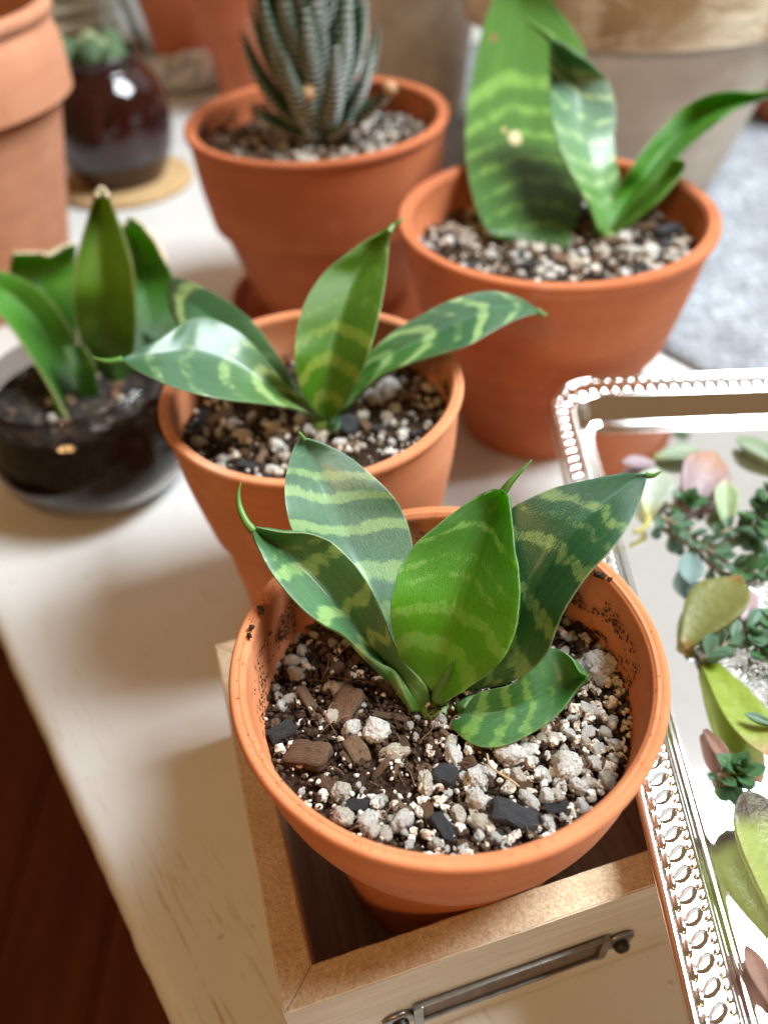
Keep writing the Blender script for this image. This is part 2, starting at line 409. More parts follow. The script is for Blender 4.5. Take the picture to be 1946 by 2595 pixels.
# ------------------------------------------------------------------ the setting: table, floor, cloth
def edge_x(y):     # left edge line of the table top, from two picture points
    a = at_z(0, 1545, 0); b = at_z(480, 2595, 0); return a[0] + (b[0] - a[0]) * (y - a[1]) / (b[1] - a[1])
def make_table():
    a = at_z(0, 1545, 0); b = at_z(480, 2595, 0); d = (b - a)[:2]; d /= np.linalg.norm(d)       # towards the viewer
    nrm = np.array([-d[1], d[0]]); nrm = nrm if nrm[0] > 0 else -nrm                            # into the table
    prof = [(.035, -.026), (.0, -.0255), (-.0042, -.024), (-.0048, -.014), (-.0046, -.0062), (-.0040, -.0040), (-.0026, -.0017), (-.0010, -.0006), (.0008, -.0001), (.006, 0.), (.03, 0.), (.12, 0.), (.5, 0.), (1.1, 0.)]
    ts = np.linspace(-1.75, .30, 420); v = []; f = []
    for i, t in enumerate(ts):
        base = b[:2] + d * t
        for (s, z) in prof:
            k = 1. if s < .005 else 0.
            w = (nz((t, 0, 0), 60, 1.) * .0005 + nz((t, 0, 0), 260, 4.) * .0003 + max(0, nz((t, 0, 0), 33, 9.) - .25) * -.0) * k
            p = base + nrm * (s + w); v.append((p[0], p[1], z + (w * .5 if -.003 < z < 0 else 0)))
    n = len(prof)
    for i in range(len(ts) - 1):
        for j in range(n - 1): f.append((i * n + j, i * n + j + 1, (i + 1) * n + j + 1, (i + 1) * n + j))
    o = mobj('table', v, f, M_table); o['kind'] = 'structure'; o['label'] = 'white painted table top with a chipped front edge'; return o
make_table()
fl = mobj('floor', *box_geo(-2.2, 1.2, -1.2, 2.2, -.80, -.742), simple('subfloor', (.03, .01, .004), .8)); fl['kind'] = 'structure'; fl['label'] = 'dark brown wooden floor far below the table'
pk = mesh_data('floor_plank', *box_geo(-.059, .059, -1.6, 1.6, -.02, 0, .002), M_floor, smooth=False)
for i in range(18): obj('floor_plank', pk, fl, (-1.25 + i * .121, .3 + (i % 3) * .05, -.720), (0, 0, 0))

def make_cloth():
    t = NT('grey_woven_cloth'); o = t.tc()
    w1 = t.noise(t.mapping(o, (500, 70, 1)), 1, 3, .6); w2 = t.noise(t.mapping(o, (70, 500, 1), rot=(0, 0, .3)), 1, 3, .6)
    wv = t.math('MAXIMUM', w1, w2)
    col = t.mix(t.ramp(wv, [(.45, 0), (.68, 1)]), (.17, .18, .20), (.55, .58, .62))
    col = t.mix(t.math('MULTIPLY', t.ramp(t.noise(o, 22, 3), [(.4, 0), (.65, 1)]), .45), col, (.12, .115, .12))
    t.set(color=col, rough=.95, spec=.1, normal=t.bump(wv, .9, .002))
    e0 = at_z(1668, 894, 0)[:2]; e1 = at_z(1750, 938, 0)[:2]; d = e1 - e0; d /= np.linalg.norm(d); nn = np.array([-d[1], d[0]]); nn = nn if nn[0] > 0 else -nn
    nu, nv = 150, 110; v = []; f = []
    for i in range(nu):
        for j in range(nv):
            p = e0 + d * (-.50 + .66 * i / (nu - 1)) + nn * (.62 * j / (nv - 1) + .004 * nz((i * .13, 0, 0), 1, 2.))
            z = .0028 + .0022 * nz((p[0], p[1], 0), 26, 3.) + .0012 * nz((p[0], p[1], 0), 80, 6.)
            if j == 0: z = .0004
            v.append((p[0], p[1], max(z, .0004)))
    for i in range(nu - 1):
        for j in range(nv - 1): f.append((i * nv + j, (i + 1) * nv + j, (i + 1) * nv + j + 1, i * nv + j + 1))
    o = mobj('woven_cloth', v, f, t.m); tag(o, 'grey woven cloth spread under the large weathered pot', 'cloth')
    md = o.modifiers.new('thick', 'SOLIDIFY'); md.thickness = .0012; md.offset = 1
make_cloth()

# ------------------------------------------------------------------ pots
def pot(label, c, R, h, mat, collar=.95, rc=.865, step=.045, rb=.68, thick=.080, lip=.05, group='terracotta pots', bulge=.0, zb=0.0, name='terracotta_pot', inner_to=.5, flare=0.0, cmat=None):
    """c=(x,y); R rim radius (m), h height; collar = depth of the collar in R; all other lengths in R"""
    T = thing(name, label, 'pot', (c[0], c[1], zb), 0, group)
    top = h
    zc = h - collar * R
    # collar with rounded lip
    r_in = R * (1 - thick)
    col_out = [(R * (rc - step * .9), zc - .012 * R), (R * (rc - .008), zc + .004 * R), (R * rc, zc + .02 * R), (R * (rc + (1 - rc) * .5 + bulge), zc + collar * R * .5),
               (R * (1 - lip * .55), top - lip * R * 1.7), (R * (1 - lip * .18), top - lip * R * 1.15), (R, top - lip * R * .75), (R * .998, top - lip * R * .3), (R * (1 - lip * .30), top - lip * R * .03), (R * (1 - lip * .62), top - lip * R * .02), (R * (1 - lip * .78), top - lip * R * .07), (R * (1 - lip * .92), top - lip * R * .09), (R * (1 - lip * 1.12), top - lip * R * .06),
               (R * (1 - thick * .95), top - lip * .22 * R), (r_in * .990, top - lip * .55 * R), (r_in * .986, top - lip * 1.5 * R)]
    col_out = smooth_profile(col_out, 5)
    k = (rc - .02 - rb) / max(h / R - collar, .1)
    din = min(.54, collar * .85); zin = h - din * R; r_w = (rc + (1 - rc) * (1 - din / collar) + bulge * .8 - .045) * R
    col_out = list(map(tuple, col_out)) + [(min(r_w, r_in * .98), zin), (min(r_w, r_in * .98) - .05 * R, zin - .01 * R)]
    v, f = lathe(col_out, 128); mobj('collar', v, f, cmat or mat, T)
    wall = [(R * rb * .0, .0), (R * rb * .9, 0), (R * rb * .975, .006 * R), (R * rb, .03 * R)]
    wall += [(R * (rb + (rc - step - rb) * q), .03 * R + (zc - .03 * R) * q) for q in np.linspace(.1, 1, 12)]
    wall += [(R * (rc - step - .06), zc + .01 * R)]
    v, f = lathe(wall, 128); mobj('wall', v, f, mat, T)
    return T

rimc = {'front': (np.array([.236, 2.245, -3.05]), .045), 'mid': (np.array([-.42, 4.464, -3.031]), .0455),
        'haw': (np.array([-.3, 6.52, -2.005]), .0644), 'right': (np.array([1.21, 4.961, -2.19]), .0612)}
PC = {k: (c * R + CPOS, R) for k, (c, R) in rimc.items()}      # rim centre (world), radius
def pot_at(k, label, mat, zb=0.0, **kw):
    c, R = PC[k]; return pot(label, c[:2], R, c[2] - zb, mat, zb=zb, **kw)
BOX_FLOOR = .0052
pot_at('front', 'terracotta pot standing in the wooden box, nearest to the viewer', MT_front, zb=BOX_FLOOR, collar=.86, rc=.805, step=.045, rb=.63, bulge=.035, thick=.068)
pot_at('mid', 'terracotta pot between the glass bowl and the front pot', MT_mid, collar=.95, rc=.872, step=.05, rb=.70, thick=.070, bulge=.01)
pot_at('right', 'terracotta pot behind the far corner of the silver tray', MT_right, collar=.80, rc=.825, step=.04, rb=.57, lip=.06)
SAUC = .006
pot_at('haw', 'terracotta pot holding the spiky dark succulent', MT_haw, zb=SAUC, collar=.70, rc=.915, step=.05, rb=.64)
c, R = PC['haw']
v, f = lathe(smooth_profile([(0, .0), (.050, .0), (.054, .002), (.0575, .0095), (.0565, .0105), (.0550, .0098), (.052, .0062), (.0495, .0058), (0, .0058)], 4), 96)
tag(mobj('saucer', v, f, MT_haw, loc=(c[0], c[1], 0)), 'terracotta saucer under the pot of the spiky dark succulent', 'saucer')

# ------------------------------------------------------------------ potting mix
def chunk_mesh(name, seed, mat, kind):
    v, f = ico(4 if kind == 'perlite' else 3); v = v.copy()
    for i, p in enumerate(v):
        d = Vector(p)
        if kind == 'perlite':
            r = 1 + .34 * mnoise.noise(d * 1.1 + Vector((seed, 0, 0))) + .20 * abs(mnoise.noise(d * 2.6 + Vector((0, seed, 0)))) - .22 * abs(mnoise.noise(d * 3.6 + Vector((0, 2, seed)))) - .13 * abs(mnoise.noise(d * 7.5 + Vector((3, 2, seed)))) + .07 * mnoise.noise(d * 14 + Vector((0, 0, seed)))
        elif kind == 'bark':
            q = Vector((max(-.72, min(.72, d.x)), max(-.55, min(.55, d.y)), max(-.50, min(.50, d.z)))); r = q.length / d.length * 1.35 * (1 + .22 * mnoise.noise(Vector((d.x * 1.0, d.y * 4, d.z * 4)) + Vector((seed, 0, 0))) + .07 * mnoise.noise(d * 7 + Vector((seed, 1, 0))))
        else:
            vo = mnoise.cell_vector(d * 1.3 + Vector((seed, seed, 0)))
            q = Vector((max(-.78, min(.78, d.x)), max(-.62, min(.62, d.y)), max(-.60, min(.60, d.z)))); r = q.length / d.length * 1.3 * (1 + .10 * vo.x + .16 * mnoise.noise(d * 1.8 + Vector((seed, 0, 3))) + .05 * mnoise.noise(d * 6 + Vector((seed, 1, 0))))
        v[i] = p * r
    return mesh_data(name, v, f, mat, smooth=(kind != 'charcoal'))
MESH = {'perlite_chunk': [chunk_mesh('perlite_chunk', 3.1 * i + 1, M_perlite, 'perlite') for i in range(8)],
        'bark_chip': [chunk_mesh('bark_chip', 5.3 * i + 2, M_bark, 'bark') for i in range(6)],
        'charcoal_piece': [chunk_mesh('charcoal_piece', 4.7 * i + 3, M_char, 'charcoal') for i in range(4)]}

class Mix:
    """a pot's potting mix: surface, the pieces one can pick out, fine grit"""
    def __init__(s, label, key, d_front, d_back, rin, r_lo):
        c, R = PC[key]; s.c = c; s.R = R; s.df, s.db = d_front, d_back; s.rin = rin * R
        s.T = thing('potting_mix', label, 'soil', (c[0], c[1], s.z(c[0], c[1])), 0, 'potting mixes'); s.o = np.array(s.T.location); s.items = []
        n_r, n_a = 46, 120; v = [(0, 0, 0)]; f = []
        for i in range(1, n_r + 1):
            for j in range(n_a):
                a = 2 * np.pi * j / n_a; r = s.rin * 1.015 * i / n_r; x = c[0] + r * math.cos(a); y = c[1] + r * math.sin(a)
                zz = s.z(x, y) - s.o[2] + .0010 * nz((x, y, 0), 330, 1.) + .0007 * nz((x, y, 0), 900, 5.) - .0012
                v.append((x - c[0], y - c[1], zz))
        for j in range(n_a): f.append((0, 1 + j, 1 + (j + 1) % n_a))
        for i in range(n_r - 1):
            for j in range(n_a):
                a = 1 + i * n_a; b = a + n_a; j2 = (j + 1) % n_a; f.append((a + j, b + j, b + j2, a + j2))
        mobj('soil_surface', v, f, M_soil, s.T)
    def z(s, x, y):
        t = (y - s.c[1]) / s.R          # -1 front .. 1 back
        return s.c[2] - s.R * (s.df + (s.db - s.df) * (t + 1) / 2)
    def hit(s, px, py):                 # where the picture ray meets the soil
        z = s.c[2] - s.R * .3
        for _ in range(8):
            p = at_z(px, py, z); z = s.z(p[0], p[1])
        return p
    def put(s, kind, x, y, lx, ly, lz, ang, tilt=(0, 0), lift=.25):
        z = s.z(x, y) + lz * lift
        me = random.choice(MESH[kind]); o = obj(kind, me, s.T, (x - s.o[0], y - s.o[1], z - s.o[2]), (tilt[0], tilt[1], ang), (lx, ly, lz)); s.items.append((x, y, max(lx, ly))); return o
    def put_px(s, kind, px, py, w, h=None, ang=0.0, flat=.62, lift=.25):
        p = s.hit(px, py); sc = depth_of(p) / FPX; h = h or w * .85
        k = .5 / (1.22 if kind == 'perlite_chunk' else 1.12)
        s.put(kind, p[0], p[1], w * sc * k, h * sc * k, min(w, h) * sc * k * (flat / .62 * .8), -math.radians(ang), (random.uniform(-.35, .35), random.uniform(-.35, .35)), lift)
    def fill(s, n, kinds, smin, smax, overlap=.62, lift=.2):
        """kinds: function (u,v)-> {kind:weight} with u,v in -1..1"""
        k = 0; tries = 0
        while k < n and tries < n * 60:
            tries += 1
            a = random.uniform(0, 2 * math.pi); r = s.rin * .98 * math.sqrt(random.random()); x = s.c[0] + r * math.cos(a); y = s.c[1] + r * math.sin(a)
            sz = smin * (smax / smin) ** (random.random() ** 1.4)
            if r + sz * .6 > s.rin: continue
            if any((x - q[0]) ** 2 + (y - q[1]) ** 2 < ((sz + q[2]) * overlap) ** 2 for q in s.items): continue
            wts = kinds((x - s.c[0]) / s.R, (y - s.c[1]) / s.R); kd = random.choices(list(wts), list(wts.values()))[0]
            ax = (1, random.uniform(.65, 1), random.uniform(.6, .9)) if kd == 'perlite_chunk' else (1.25, random.uniform(.45, .8), random.uniform(.35, .6))
            s.put(kd, x, y, sz * ax[0], sz * ax[1], sz * ax[2], random.uniform(0, 6.28), (random.uniform(-.6, .6), random.uniform(-.6, .6)), lift); k += 1
    def fine(s, name, n, smin, smax, mat, dens=None, lift=.1):
        G = Geo(); v0, f0 = ico(1); i = 0; tries = 0
        while i < n and tries < n * 10:
            tries += 1
            a = random.uniform(0, 2 * math.pi); r = s.rin * math.sqrt(random.random()); x = s.c[0] + r * math.cos(a); y = s.c[1] + r * math.sin(a)
            if dens and random.random() > dens((x - s.c[0]) / s.R, (y - s.c[1]) / s.R): continue
            sz = random.uniform(smin, smax); rot = Matrix.Rotation(random.uniform(0, 6.28), 3, Vector((random.random(), random.random(), random.random() + .01)))
            q = v0 * (1 + rng.uniform(-.3, .3, (len(v0), 1))) * np.array([1, random.uniform(.5, 1), random.uniform(.4, .9)]) * sz
            q = q @ np.array(rot).T + np.array([x, y, s.z(x, y) + sz * lift + random.uniform(-.0004, .0008)]) - s.o; G.add(q, f0); i += 1
        o = mobj(name, G.arr(), G.f, mat, s.T, smooth=False); o['kind'] = 'stuff'; return o
    def packed(s, n, smin, smax, dens):
        G = Geo(); v0, f0 = ico(2); V0 = []
        for k in range(10):
            q = v0.copy()
            for i, p in enumerate(q):
                d = Vector(p); q[i] = p * (1 + .45 * mnoise.noise(d * 1.2 + Vector((k * 3.3, 0, 0))) - .30 * abs(mnoise.noise(d * 2.8 + Vector((0, k * 2.1, 0)))))
            V0.append(q)
        i = 0
        while i < n:
            a = random.uniform(0, 2 * math.pi); r = s.rin * .97 * math.sqrt(random.random()); x = s.c[0] + r * math.cos(a); y = s.c[1] + r * math.sin(a)
            if random.random() > dens((x - s.c[0]) / s.R, (y - s.c[1]) / s.R): continue
            sz = smin * (smax / smin) ** random.random(); rot = Matrix.Rotation(random.uniform(0, 6.28), 3, Vector((random.random() - .5, random.random() - .5, random.random() + .01)))
            G.add((random.choice(V0) * np.array([1, random.uniform(.7, 1), random.uniform(.6, .9)]) * sz) @ np.array(rot).T + np.array([x, y, s.z(x, y) + sz * .15]) - s.o, f0); i += 1
        o = mobj('small_perlite', G.arr(), G.f, M_perl_small, s.T, smooth=False); o['kind'] = 'stuff'
    def fibres(s, n, lmin, lmax, rad, zone=None):
        G = Geo()
        for i in range(n):
            a = random.uniform(0, 6.28); r = s.rin * .9 * math.sqrt(random.random()); p = np.array([s.c[0] + r * math.cos(a), s.c[1] + r * math.sin(a)])
            L = random.uniform(lmin, lmax); th = random.uniform(0, 6.28); pts = []
            for k in range(6):
                th += random.uniform(-.5, .5); p = p + L / 5 * np.array([math.cos(th), math.sin(th)])
                if np.hypot(*(p - s.c[:2])) > s.rin * .95: p = s.c[:2] + (p - s.c[:2]) * .9
                pts.append((p[0], p[1], s.z(*p) + .0008 + .0010 * math.sin(k / 5 * math.pi) + random.uniform(0, .0006)))
            v, f = tube(np.array(pts) - s.o, rad * random.uniform(.6, 1.2), 4); G.add(v, f)
        o = mobj('root_fibres', G.arr(), G.f, M_fibre, s.T, smooth=False); o['kind'] = 'stuff'

mix = Mix('coarse potting mix of perlite, bark and charcoal in the front pot', 'front', .27, .46, .885, .8)
for (px, py, w, h, a) in [(782, 1918, 125, 100, 20), (789, 1792, 135, 36, 62), (875, 1798, 125, 88, -55), (845, 1699, 66, 36, -18), (898, 1676, 46, 34, -30), (991, 1818, 100, 30, 14), (905, 1905, 88, 62, 60),
                          (832, 1990, 60, 44, 40), (1185, 2140, 60, 26, 6), (1086, 2060, 30, 88, -5), (1478, 1940, 24, 70, -8), (985, 1745, 50, 34, 50), (962, 1700, 40, 24, 70), (1330, 1990, 40, 34, 0)]:
    mix.put_px('bark_chip', px, py, w, h, a, flat=.45)
for (px, py, w, h, a) in [(716, 1861, 72, 56, -25), (1301, 2074, 132, 76, 22), (1121, 2098, 78, 46, 55), (1128, 1972, 62, 74, 20), (1410, 2050, 70, 36, -12), (905, 2045, 60, 40, 10)]:
    mix.put_px('charcoal_piece', px, py, w, h, a)
for q in [(1430, 1949, 92, 92), (1293, 1913, 112, 78, 15), (1512, 1694, 116, 86, 10), (1312, 1972, 60), (1465, 1996, 62), (1207, 1980, 78), (1207, 2031, 78), (1222, 2086, 88, 46, 15), (1081, 1985, 52, 108, 4), (1150, 1920, 52, 84, -14),
          (1375, 1964, 38, 72, -22), (1387, 2090, 54), (1470, 2047, 54), (1536, 1984, 56, 70, 30), (1555, 1890, 50), (1532, 1858, 44), (1548, 1929, 40), (1399, 1874, 52, 38, 10), (951, 1861, 92, 80), (1000, 1911, 92, 60, 12), (1372, 1875, 40),
          (865, 2010, 58, 70, 10), (868, 2072, 64, 70), (934, 2083, 62, 72), (1020, 2083, 62, 76), (977, 2115, 52), (769, 1576, 48), (742, 1616, 46, 56), (712, 1649, 38, 32), (765, 1652, 42), (692, 1689, 42, 48), (745, 1679, 66, 44, -5),
          (752, 1712, 58, 50), (845, 1633, 36, 32), (878, 1635, 36), (732, 1775, 58, 36, -20), (714, 1790, 40), (752, 1755, 34), (700, 1745, 36, 26), (1345, 2035, 52, 44), (1330, 2020, 44), (1385, 2020, 50, 54, 20), (1160, 2068, 44, 70, -10),
          (1105, 2140, 64, 40), (1145, 2045, 26), (960, 2035, 42), (1290, 1995, 42), (1505, 1935, 40, 62, -28), (1440, 1860, 40), (1480, 1880, 44), (1350, 1930, 36), (1165, 1830, 42), (1118, 1828, 44), (1255, 2125, 58, 34), (1430, 1905, 40, 32)]:
    mix.put_px('perlite_chunk', *q[:2], q[2], q[3] if len(q) > 3 else None, q[4] if len(q) > 4 else random.uniform(0, 90), flat=.8)
def kinds_front(u, v):
    if u < .05 and v > -.40: return {'perlite_chunk': .36, 'bark_chip': .60, 'charcoal_piece': .04}
    return {'perlite_chunk': .72, 'bark_chip': .22, 'charcoal_piece': .06}
mix.fill(290, kinds_front, .0008, .0022, .46)
mix.packed(330, .0007, .0017, lambda u, v: .14 if u < .05 and v > -.45 else 1.)
mix.fine('fine_grit', 700, .00025, .00085, M_grit, lambda u, v: .35 if u < -.05 and v > -.3 else 1.)
mix.fine('fine_soil', 3400, .0003, .0009, M_crumb, lambda u, v: 1. if u < -.05 and v > -.3 else .55)
mix.fibres(110, .002, .007, .00010)
# one long pale root lying on top
pts = [mix.hit(x, y) + [0, 0, dz] for x, y, dz in ((1232, 1930, .003), (1240, 1962, .0035), (1262, 1985, .004), (1290, 2002, .004), (1312, 2012, .003))]
v, f = tube(spline(np.array(pts), 16) - mix.o, .00022, 5); mobj('root', v, f, simple('pale_root', (.42, .30, .16), .7), mix.T)
# soil smeared and stuck on the inner wall and rim
def wall_crumbs(M, n, arcs, zlo, zhi, smin, smax, rr=.905):
    G = Geo(); v0, f0 = ico(1)
    for i in range(n):
        a0, a1 = random.choice(arcs); a = math.radians(random.uniform(a0, a1)); t = random.random() ** 1.7
        d = zhi + (zlo - zhi) * (1 - t)
        if nz((math.cos(a) * 2.2, math.sin(a) * 2.2, d * 6), 1.6, 3.) < random.uniform(-.05, .35): continue
        r = M.R * (rr - .10 * d); sz = random.uniform(smin, smax)
        p = np.array([M.c[0] + r * math.cos(a), M.c[1] + r * math.sin(a), M.c[2] - M.R * d])
        ea = np.array([-math.sin(a), math.cos(a), 0]); er = np.array([math.cos(a), math.sin(a), 0])
        q = v0 * (1 + rng.uniform(-.4, .4, (len(v0), 1)))
        G.add(p + sz * (q[:, :1] * ea * random.uniform(.6, 1.5) + q[:, 1:2] * er * .35 + q[:, 2:] * np.array([0, 0, 1]) * random.uniform(.5, 1.4)) - M.o, f0)
    o = mobj('stuck_soil', G.arr(), G.f, M_crumb, M.T, smooth=False); o['kind'] = 'stuff'
wall_crumbs(mix, 9000, [(-5, 62), (10, 50), (118, 200), (122, 160), (60, 120)], .48, .10, .00005, .00042)
G = Geo(); v0, f0 = ico(1)
for i in range(150):                     # crumbs on the rim
    a = math.radians(random.choice([random.uniform(0, 360), random.uniform(140, 220)])); r = mix.R * random.uniform(.93, .985); sz = random.uniform(.00004, .00020)
    G.add(v0 * sz * rng.uniform(.5, 1.2, (len(v0), 1)) + np.array([r * math.cos(a), r * math.sin(a), mix.c[2] - mix.o[2] - .0001]), f0)
for px, py, sz in ((661, 1545, .0011), (662, 1553, .0008), (640, 1590, .0009), (1515, 1455, .0011), (1528, 1462, .0009), (1545, 1466, .0008), (633, 1610, .0008)):
    p = at_z(px, py, mix.c[2] + .0004) - mix.o; G.add(v0 * sz * rng.uniform(.4, 1.2, (len(v0), 1)) + p, f0)
o = mobj('rim_crumbs', G.arr(), G.f, M_crumb, mix.T, smooth=False); o['kind'] = 'stuff'

mix_m = Mix('perlite and bark potting mix in the pot between glass bowl and front pot', 'mid', .16, .38, .885, .8)
for (px, py, w, h, a) in [(560, 1062, 84, 44, 0), (520, 1010, 60, 36, 20), (700, 1110, 50, 36, 0), (650, 1040, 50, 40, 30)]: mix_m.put_px('bark_chip', px, py, w, h, a, flat=.5)
for (px, py, w, h, a) in [(880, 1085, 56, 82, 20), (630, 1185, 60, 34, 10), (960, 1090, 40, 30, 0)]: mix_m.put_px('charcoal_piece', px, py, w, h, a)
for (px, py, w) in [(615, 1110, 62), (700, 1130, 48), (505, 1125, 52), (985, 990, 70), (940, 1010, 60), (920, 1060, 44), (1000, 1040, 42), (690, 1195, 44), (760, 1185, 40), (1110, 985, 26), (860, 1130, 46)]: mix_m.put_px('perlite_chunk', px, py, w, flat=.8)
mix_m.fill(170, lambda u, v: {'perlite_chunk': .55, 'bark_chip': .37, 'charcoal_piece': .08}, .0010, .0026, .5)
mix_m.packed(100, .0008, .0019, lambda u, v: 1.); mix_m.fine('fine_soil', 900, .0004, .0010, M_crumb); mix_m.fine('fine_grit', 300, .0003, .0007, M_grit)
mix_m.fibres(25, .003, .009, .00012); wall_crumbs(mix_m, 500, [(-20, 60), (90, 170)], .34, .1, .0002, .0009)

mix_r = Mix('perlite potting mix in the pot behind the silver tray', 'right', .13, .30, .885, .8)
for (px, py, w, h, a) in [(1160, 515, 70, 26, 30), (1150, 545, 60, 30, 10), (1420, 660, 60, 40, 0), (1630, 580, 80, 40, -20)]: mix_r.put_px('bark_chip', px, py, w, h, a, flat=.5)
for (px, py, w, h, a) in [(1480, 560, 60, 70, 10), (1340, 675, 80, 24, 4), (1690, 590, 60, 40, 0)]: mix_r.put_px('charcoal_piece', px, py, w, h, a)
for (px, py, w) in [(1320, 630, 46), (1360, 640, 50), (1450, 670, 56), (1640, 650, 64), (1580, 610, 50), (1600, 560, 44), (1290, 610, 40), (1190, 600, 50), (1240, 650, 40), (1530, 640, 40), (1700, 660, 36)]: mix_r.put_px('perlite_chunk', px, py, w, flat=.8)
mix_r.fill(200, lambda u, v: {'perlite_chunk': .52, 'bark_chip': .40, 'charcoal_piece': .08}, .0013, .0032, .5)
mix_r.packed(110, .0011, .0025, lambda u, v: 1.); mix_r.fine('fine_soil', 800, .0006, .0013, M_crumb); mix_r.fine('fine_grit', 400, .0004, .001, M_grit)

mix_h = Mix('dark gritty potting mix around the spiky dark succulent', 'haw', .12, .26, .885, .8)
mix_h.fill(190, lambda u, v: {'perlite_chunk': .50, 'bark_chip': .46, 'charcoal_piece': .04}, .0011, .0027, .55)
mix_h.packed(90, .0010, .0022, lambda u, v: 1.); mix_h.fine('fine_soil', 900, .0006, .0014, M_crumb); mix_h.fine('fine_grit', 500, .0004, .001, M_grit)
wall_crumbs(mix_h, 400, [(100, 200)], .26, .06, .0005, .0015)

# ------------------------------------------------------------------ snake plant leaves
def leaf_part(parent, org, L, M, R, mat, z_mid, dzl, dzr, nu=26, nv=80, thick=.0017, spine=None, spine_r=.0009, name='leaf', ripple=.0, dep=None, top_sign=1, fold=1.7):
    """L, M, R: picture outlines (left edge, midrib, right edge) from base to tip; z_mid world heights at (base..tip), dzl/dzr edge lift"""
    k = len(M); q = np.linspace(0, 1, k)
    zi = lambda a: np.interp(q, np.linspace(0, 1, len(a)), a) if hasattr(a, '__len__') else np.full(k, a)
    zm = spline(np.array(z_mid, float)[:, None], k)[:, 0] if hasattr(z_mid, '__len__') else zi(z_mid)
    l_, r_ = zi(dzl), zi(dzr)
    PL = np.array([at_z(*p, z + d) for p, z, d in zip(L, zm, l_)]); PM = np.array([at_z(*p, z) for p, z in zip(M, zm)]); PR = np.array([at_z(*p, z + d) for p, z, d in zip(R, zm, r_)])
    PL, PM, PR = spline(PL, nv), spline(PM, nv), spline(PR, nv)
    us = np.sin(np.linspace(-1, 1, nu) * np.pi / 2 * .92) / math.sin(np.pi / 2 * .92)
    top = np.zeros((nv, nu, 3))
    for j, u in enumerate(us):
        w = abs(u) ** fold
        top[:, j] = PM * (1 - w) + (PL * w if u < 0 else PR * w) + ((PR - PM) * (abs(u) - w) if u > 0 else (PL - PM) * (abs(u) - w)) * 1.0
    if ripple:
        for i in range(nv):
            for j in (0, 1, 2, nu - 3, nu - 2, nu - 1): top[i, j] += np.array([0, 0, ripple * nz((i * .18, j, 0), 1, 3.)])
    du = np.gradient(top, axis=1); dv = np.gradient(top, axis=0); n = np.cross(du, dv); n /= np.linalg.norm(n, axis=2)[..., None] + 1e-12
    if np.mean(np.sum(n * (CPOS - top), axis=2)) * top_sign < 0: n = -n
    vv = np.linspace(0, 1, nv)[:, None]; uu = us[None, :]
    th = thick * (.10 + (1 - uu ** 2) ** .5 * .9) * (1.25 - .6 * vv) * np.clip((1.0 - vv) * 12 + .12, 0, 1)
    bot = top - n * th[..., None]; top = top + n * (thick * .12 * (1 - uu ** 6))[..., None]
    V = np.concatenate([top.reshape(-1, 3), bot.reshape(-1, 3)]) - org; N = nv * nu; f = []
    for i in range(nv - 1):
        for j in range(nu - 1):
            a = i * nu + j; f.append((a, a + 1, a + nu + 1, a + nu)); f.append((N + a, N + a + nu, N + a + nu + 1, N + a + 1))
        a = i * nu; b = a + nu - 1; f.append((a, a + nu, N + a + nu, N + a)); f.append((b, N + b, N + b + nu, b + nu))
    for j in range(nu - 1):
        f.append((j, N + j, N + j + 1, j + 1)); a = (nv - 1) * nu + j; f.append((a, a + 1, N + a + 1, N + a))
    uv = np.zeros((nv, nu, 2)); uv[..., 0] = us[None, :] * .5 + .5; uv[..., 1] = np.linspace(0, 1, nv)[:, None]
    UV = np.concatenate([uv.reshape(-1, 2)] * 2)
    o = mobj(name, V, f, mat, parent, uvs=UV)
    if spine:
        pts = spline(np.array([at_z(x, y, z) for x, y, z in spine]), 20); rad = spine_r * np.linspace(1, 0, 20) ** .75 + .00006
        v, f = tube(pts - org, rad, 8); mobj('tip_spine', v, f, M_spine, o)
    return o
def stem_part(parent, org, c, r, z0, z1, mat, squash=1.0):
    prof = smooth_profile([(r * .9, z0), (r * 1.05, z0 + (z1 - z0) * .25), (r, z0 + (z1 - z0) * .6), (r * .75, z1), (0, z1 + .0005)], 4)
    v, f = lathe(prof, 32); v[:, 1] *= squash; mobj('stem', v + np.array([c[0], c[1], 0]) - org, f, mat, parent)

A = lambda u, v: (980 + .42195 * u, 1150 + .42195 * v)
B = lambda u, v: (580 + .3843 * u, 1050 + .3843 * v)
ZC = CAM_H - .2228                        # heights below were measured against this offset
def Z(*a): return [x + ZC for x in a]
def cols(T, rows):                         # rows of (Lu,Lv,Ru,Rv,Mu,Mv)
    return [T(r[0], r[1]) for r in rows], [T(r[4], r[5]) for r in rows], [T(r[2], r[3]) for r in rows]
base = at_z(1132, 1785, .070 + ZC)
plant = thing('snake_plant', 'dwarf snake plant in sharp focus with five broad banded leaves, front pot', 'plant', tuple(base), 0, 'snake plants')
org = base
rowsBL = [(1080, 1620, 1180, 1600, 1140, 1640), (960, 1440, 1190, 1450, 1070, 1450), (820, 1290, 1200, 1280, 1000, 1290), (680, 1140, 1210, 1130, 930, 1140), (560, 1000, 1217, 990, 865, 1000), (470, 880, 1212, 870, 805, 880), (420, 770, 1190, 765, 755, 770),
          (390, 670, 1155, 665, 705, 665), (372, 560, 1110, 580, 660, 565), (372, 450, 1045, 500, 615, 460), (388, 360, 940, 400, 575, 365), (410, 280, 800, 285, 540, 280), (440, 205, 660, 210, 510, 210), (474, 160, 520, 156, 497, 160)]
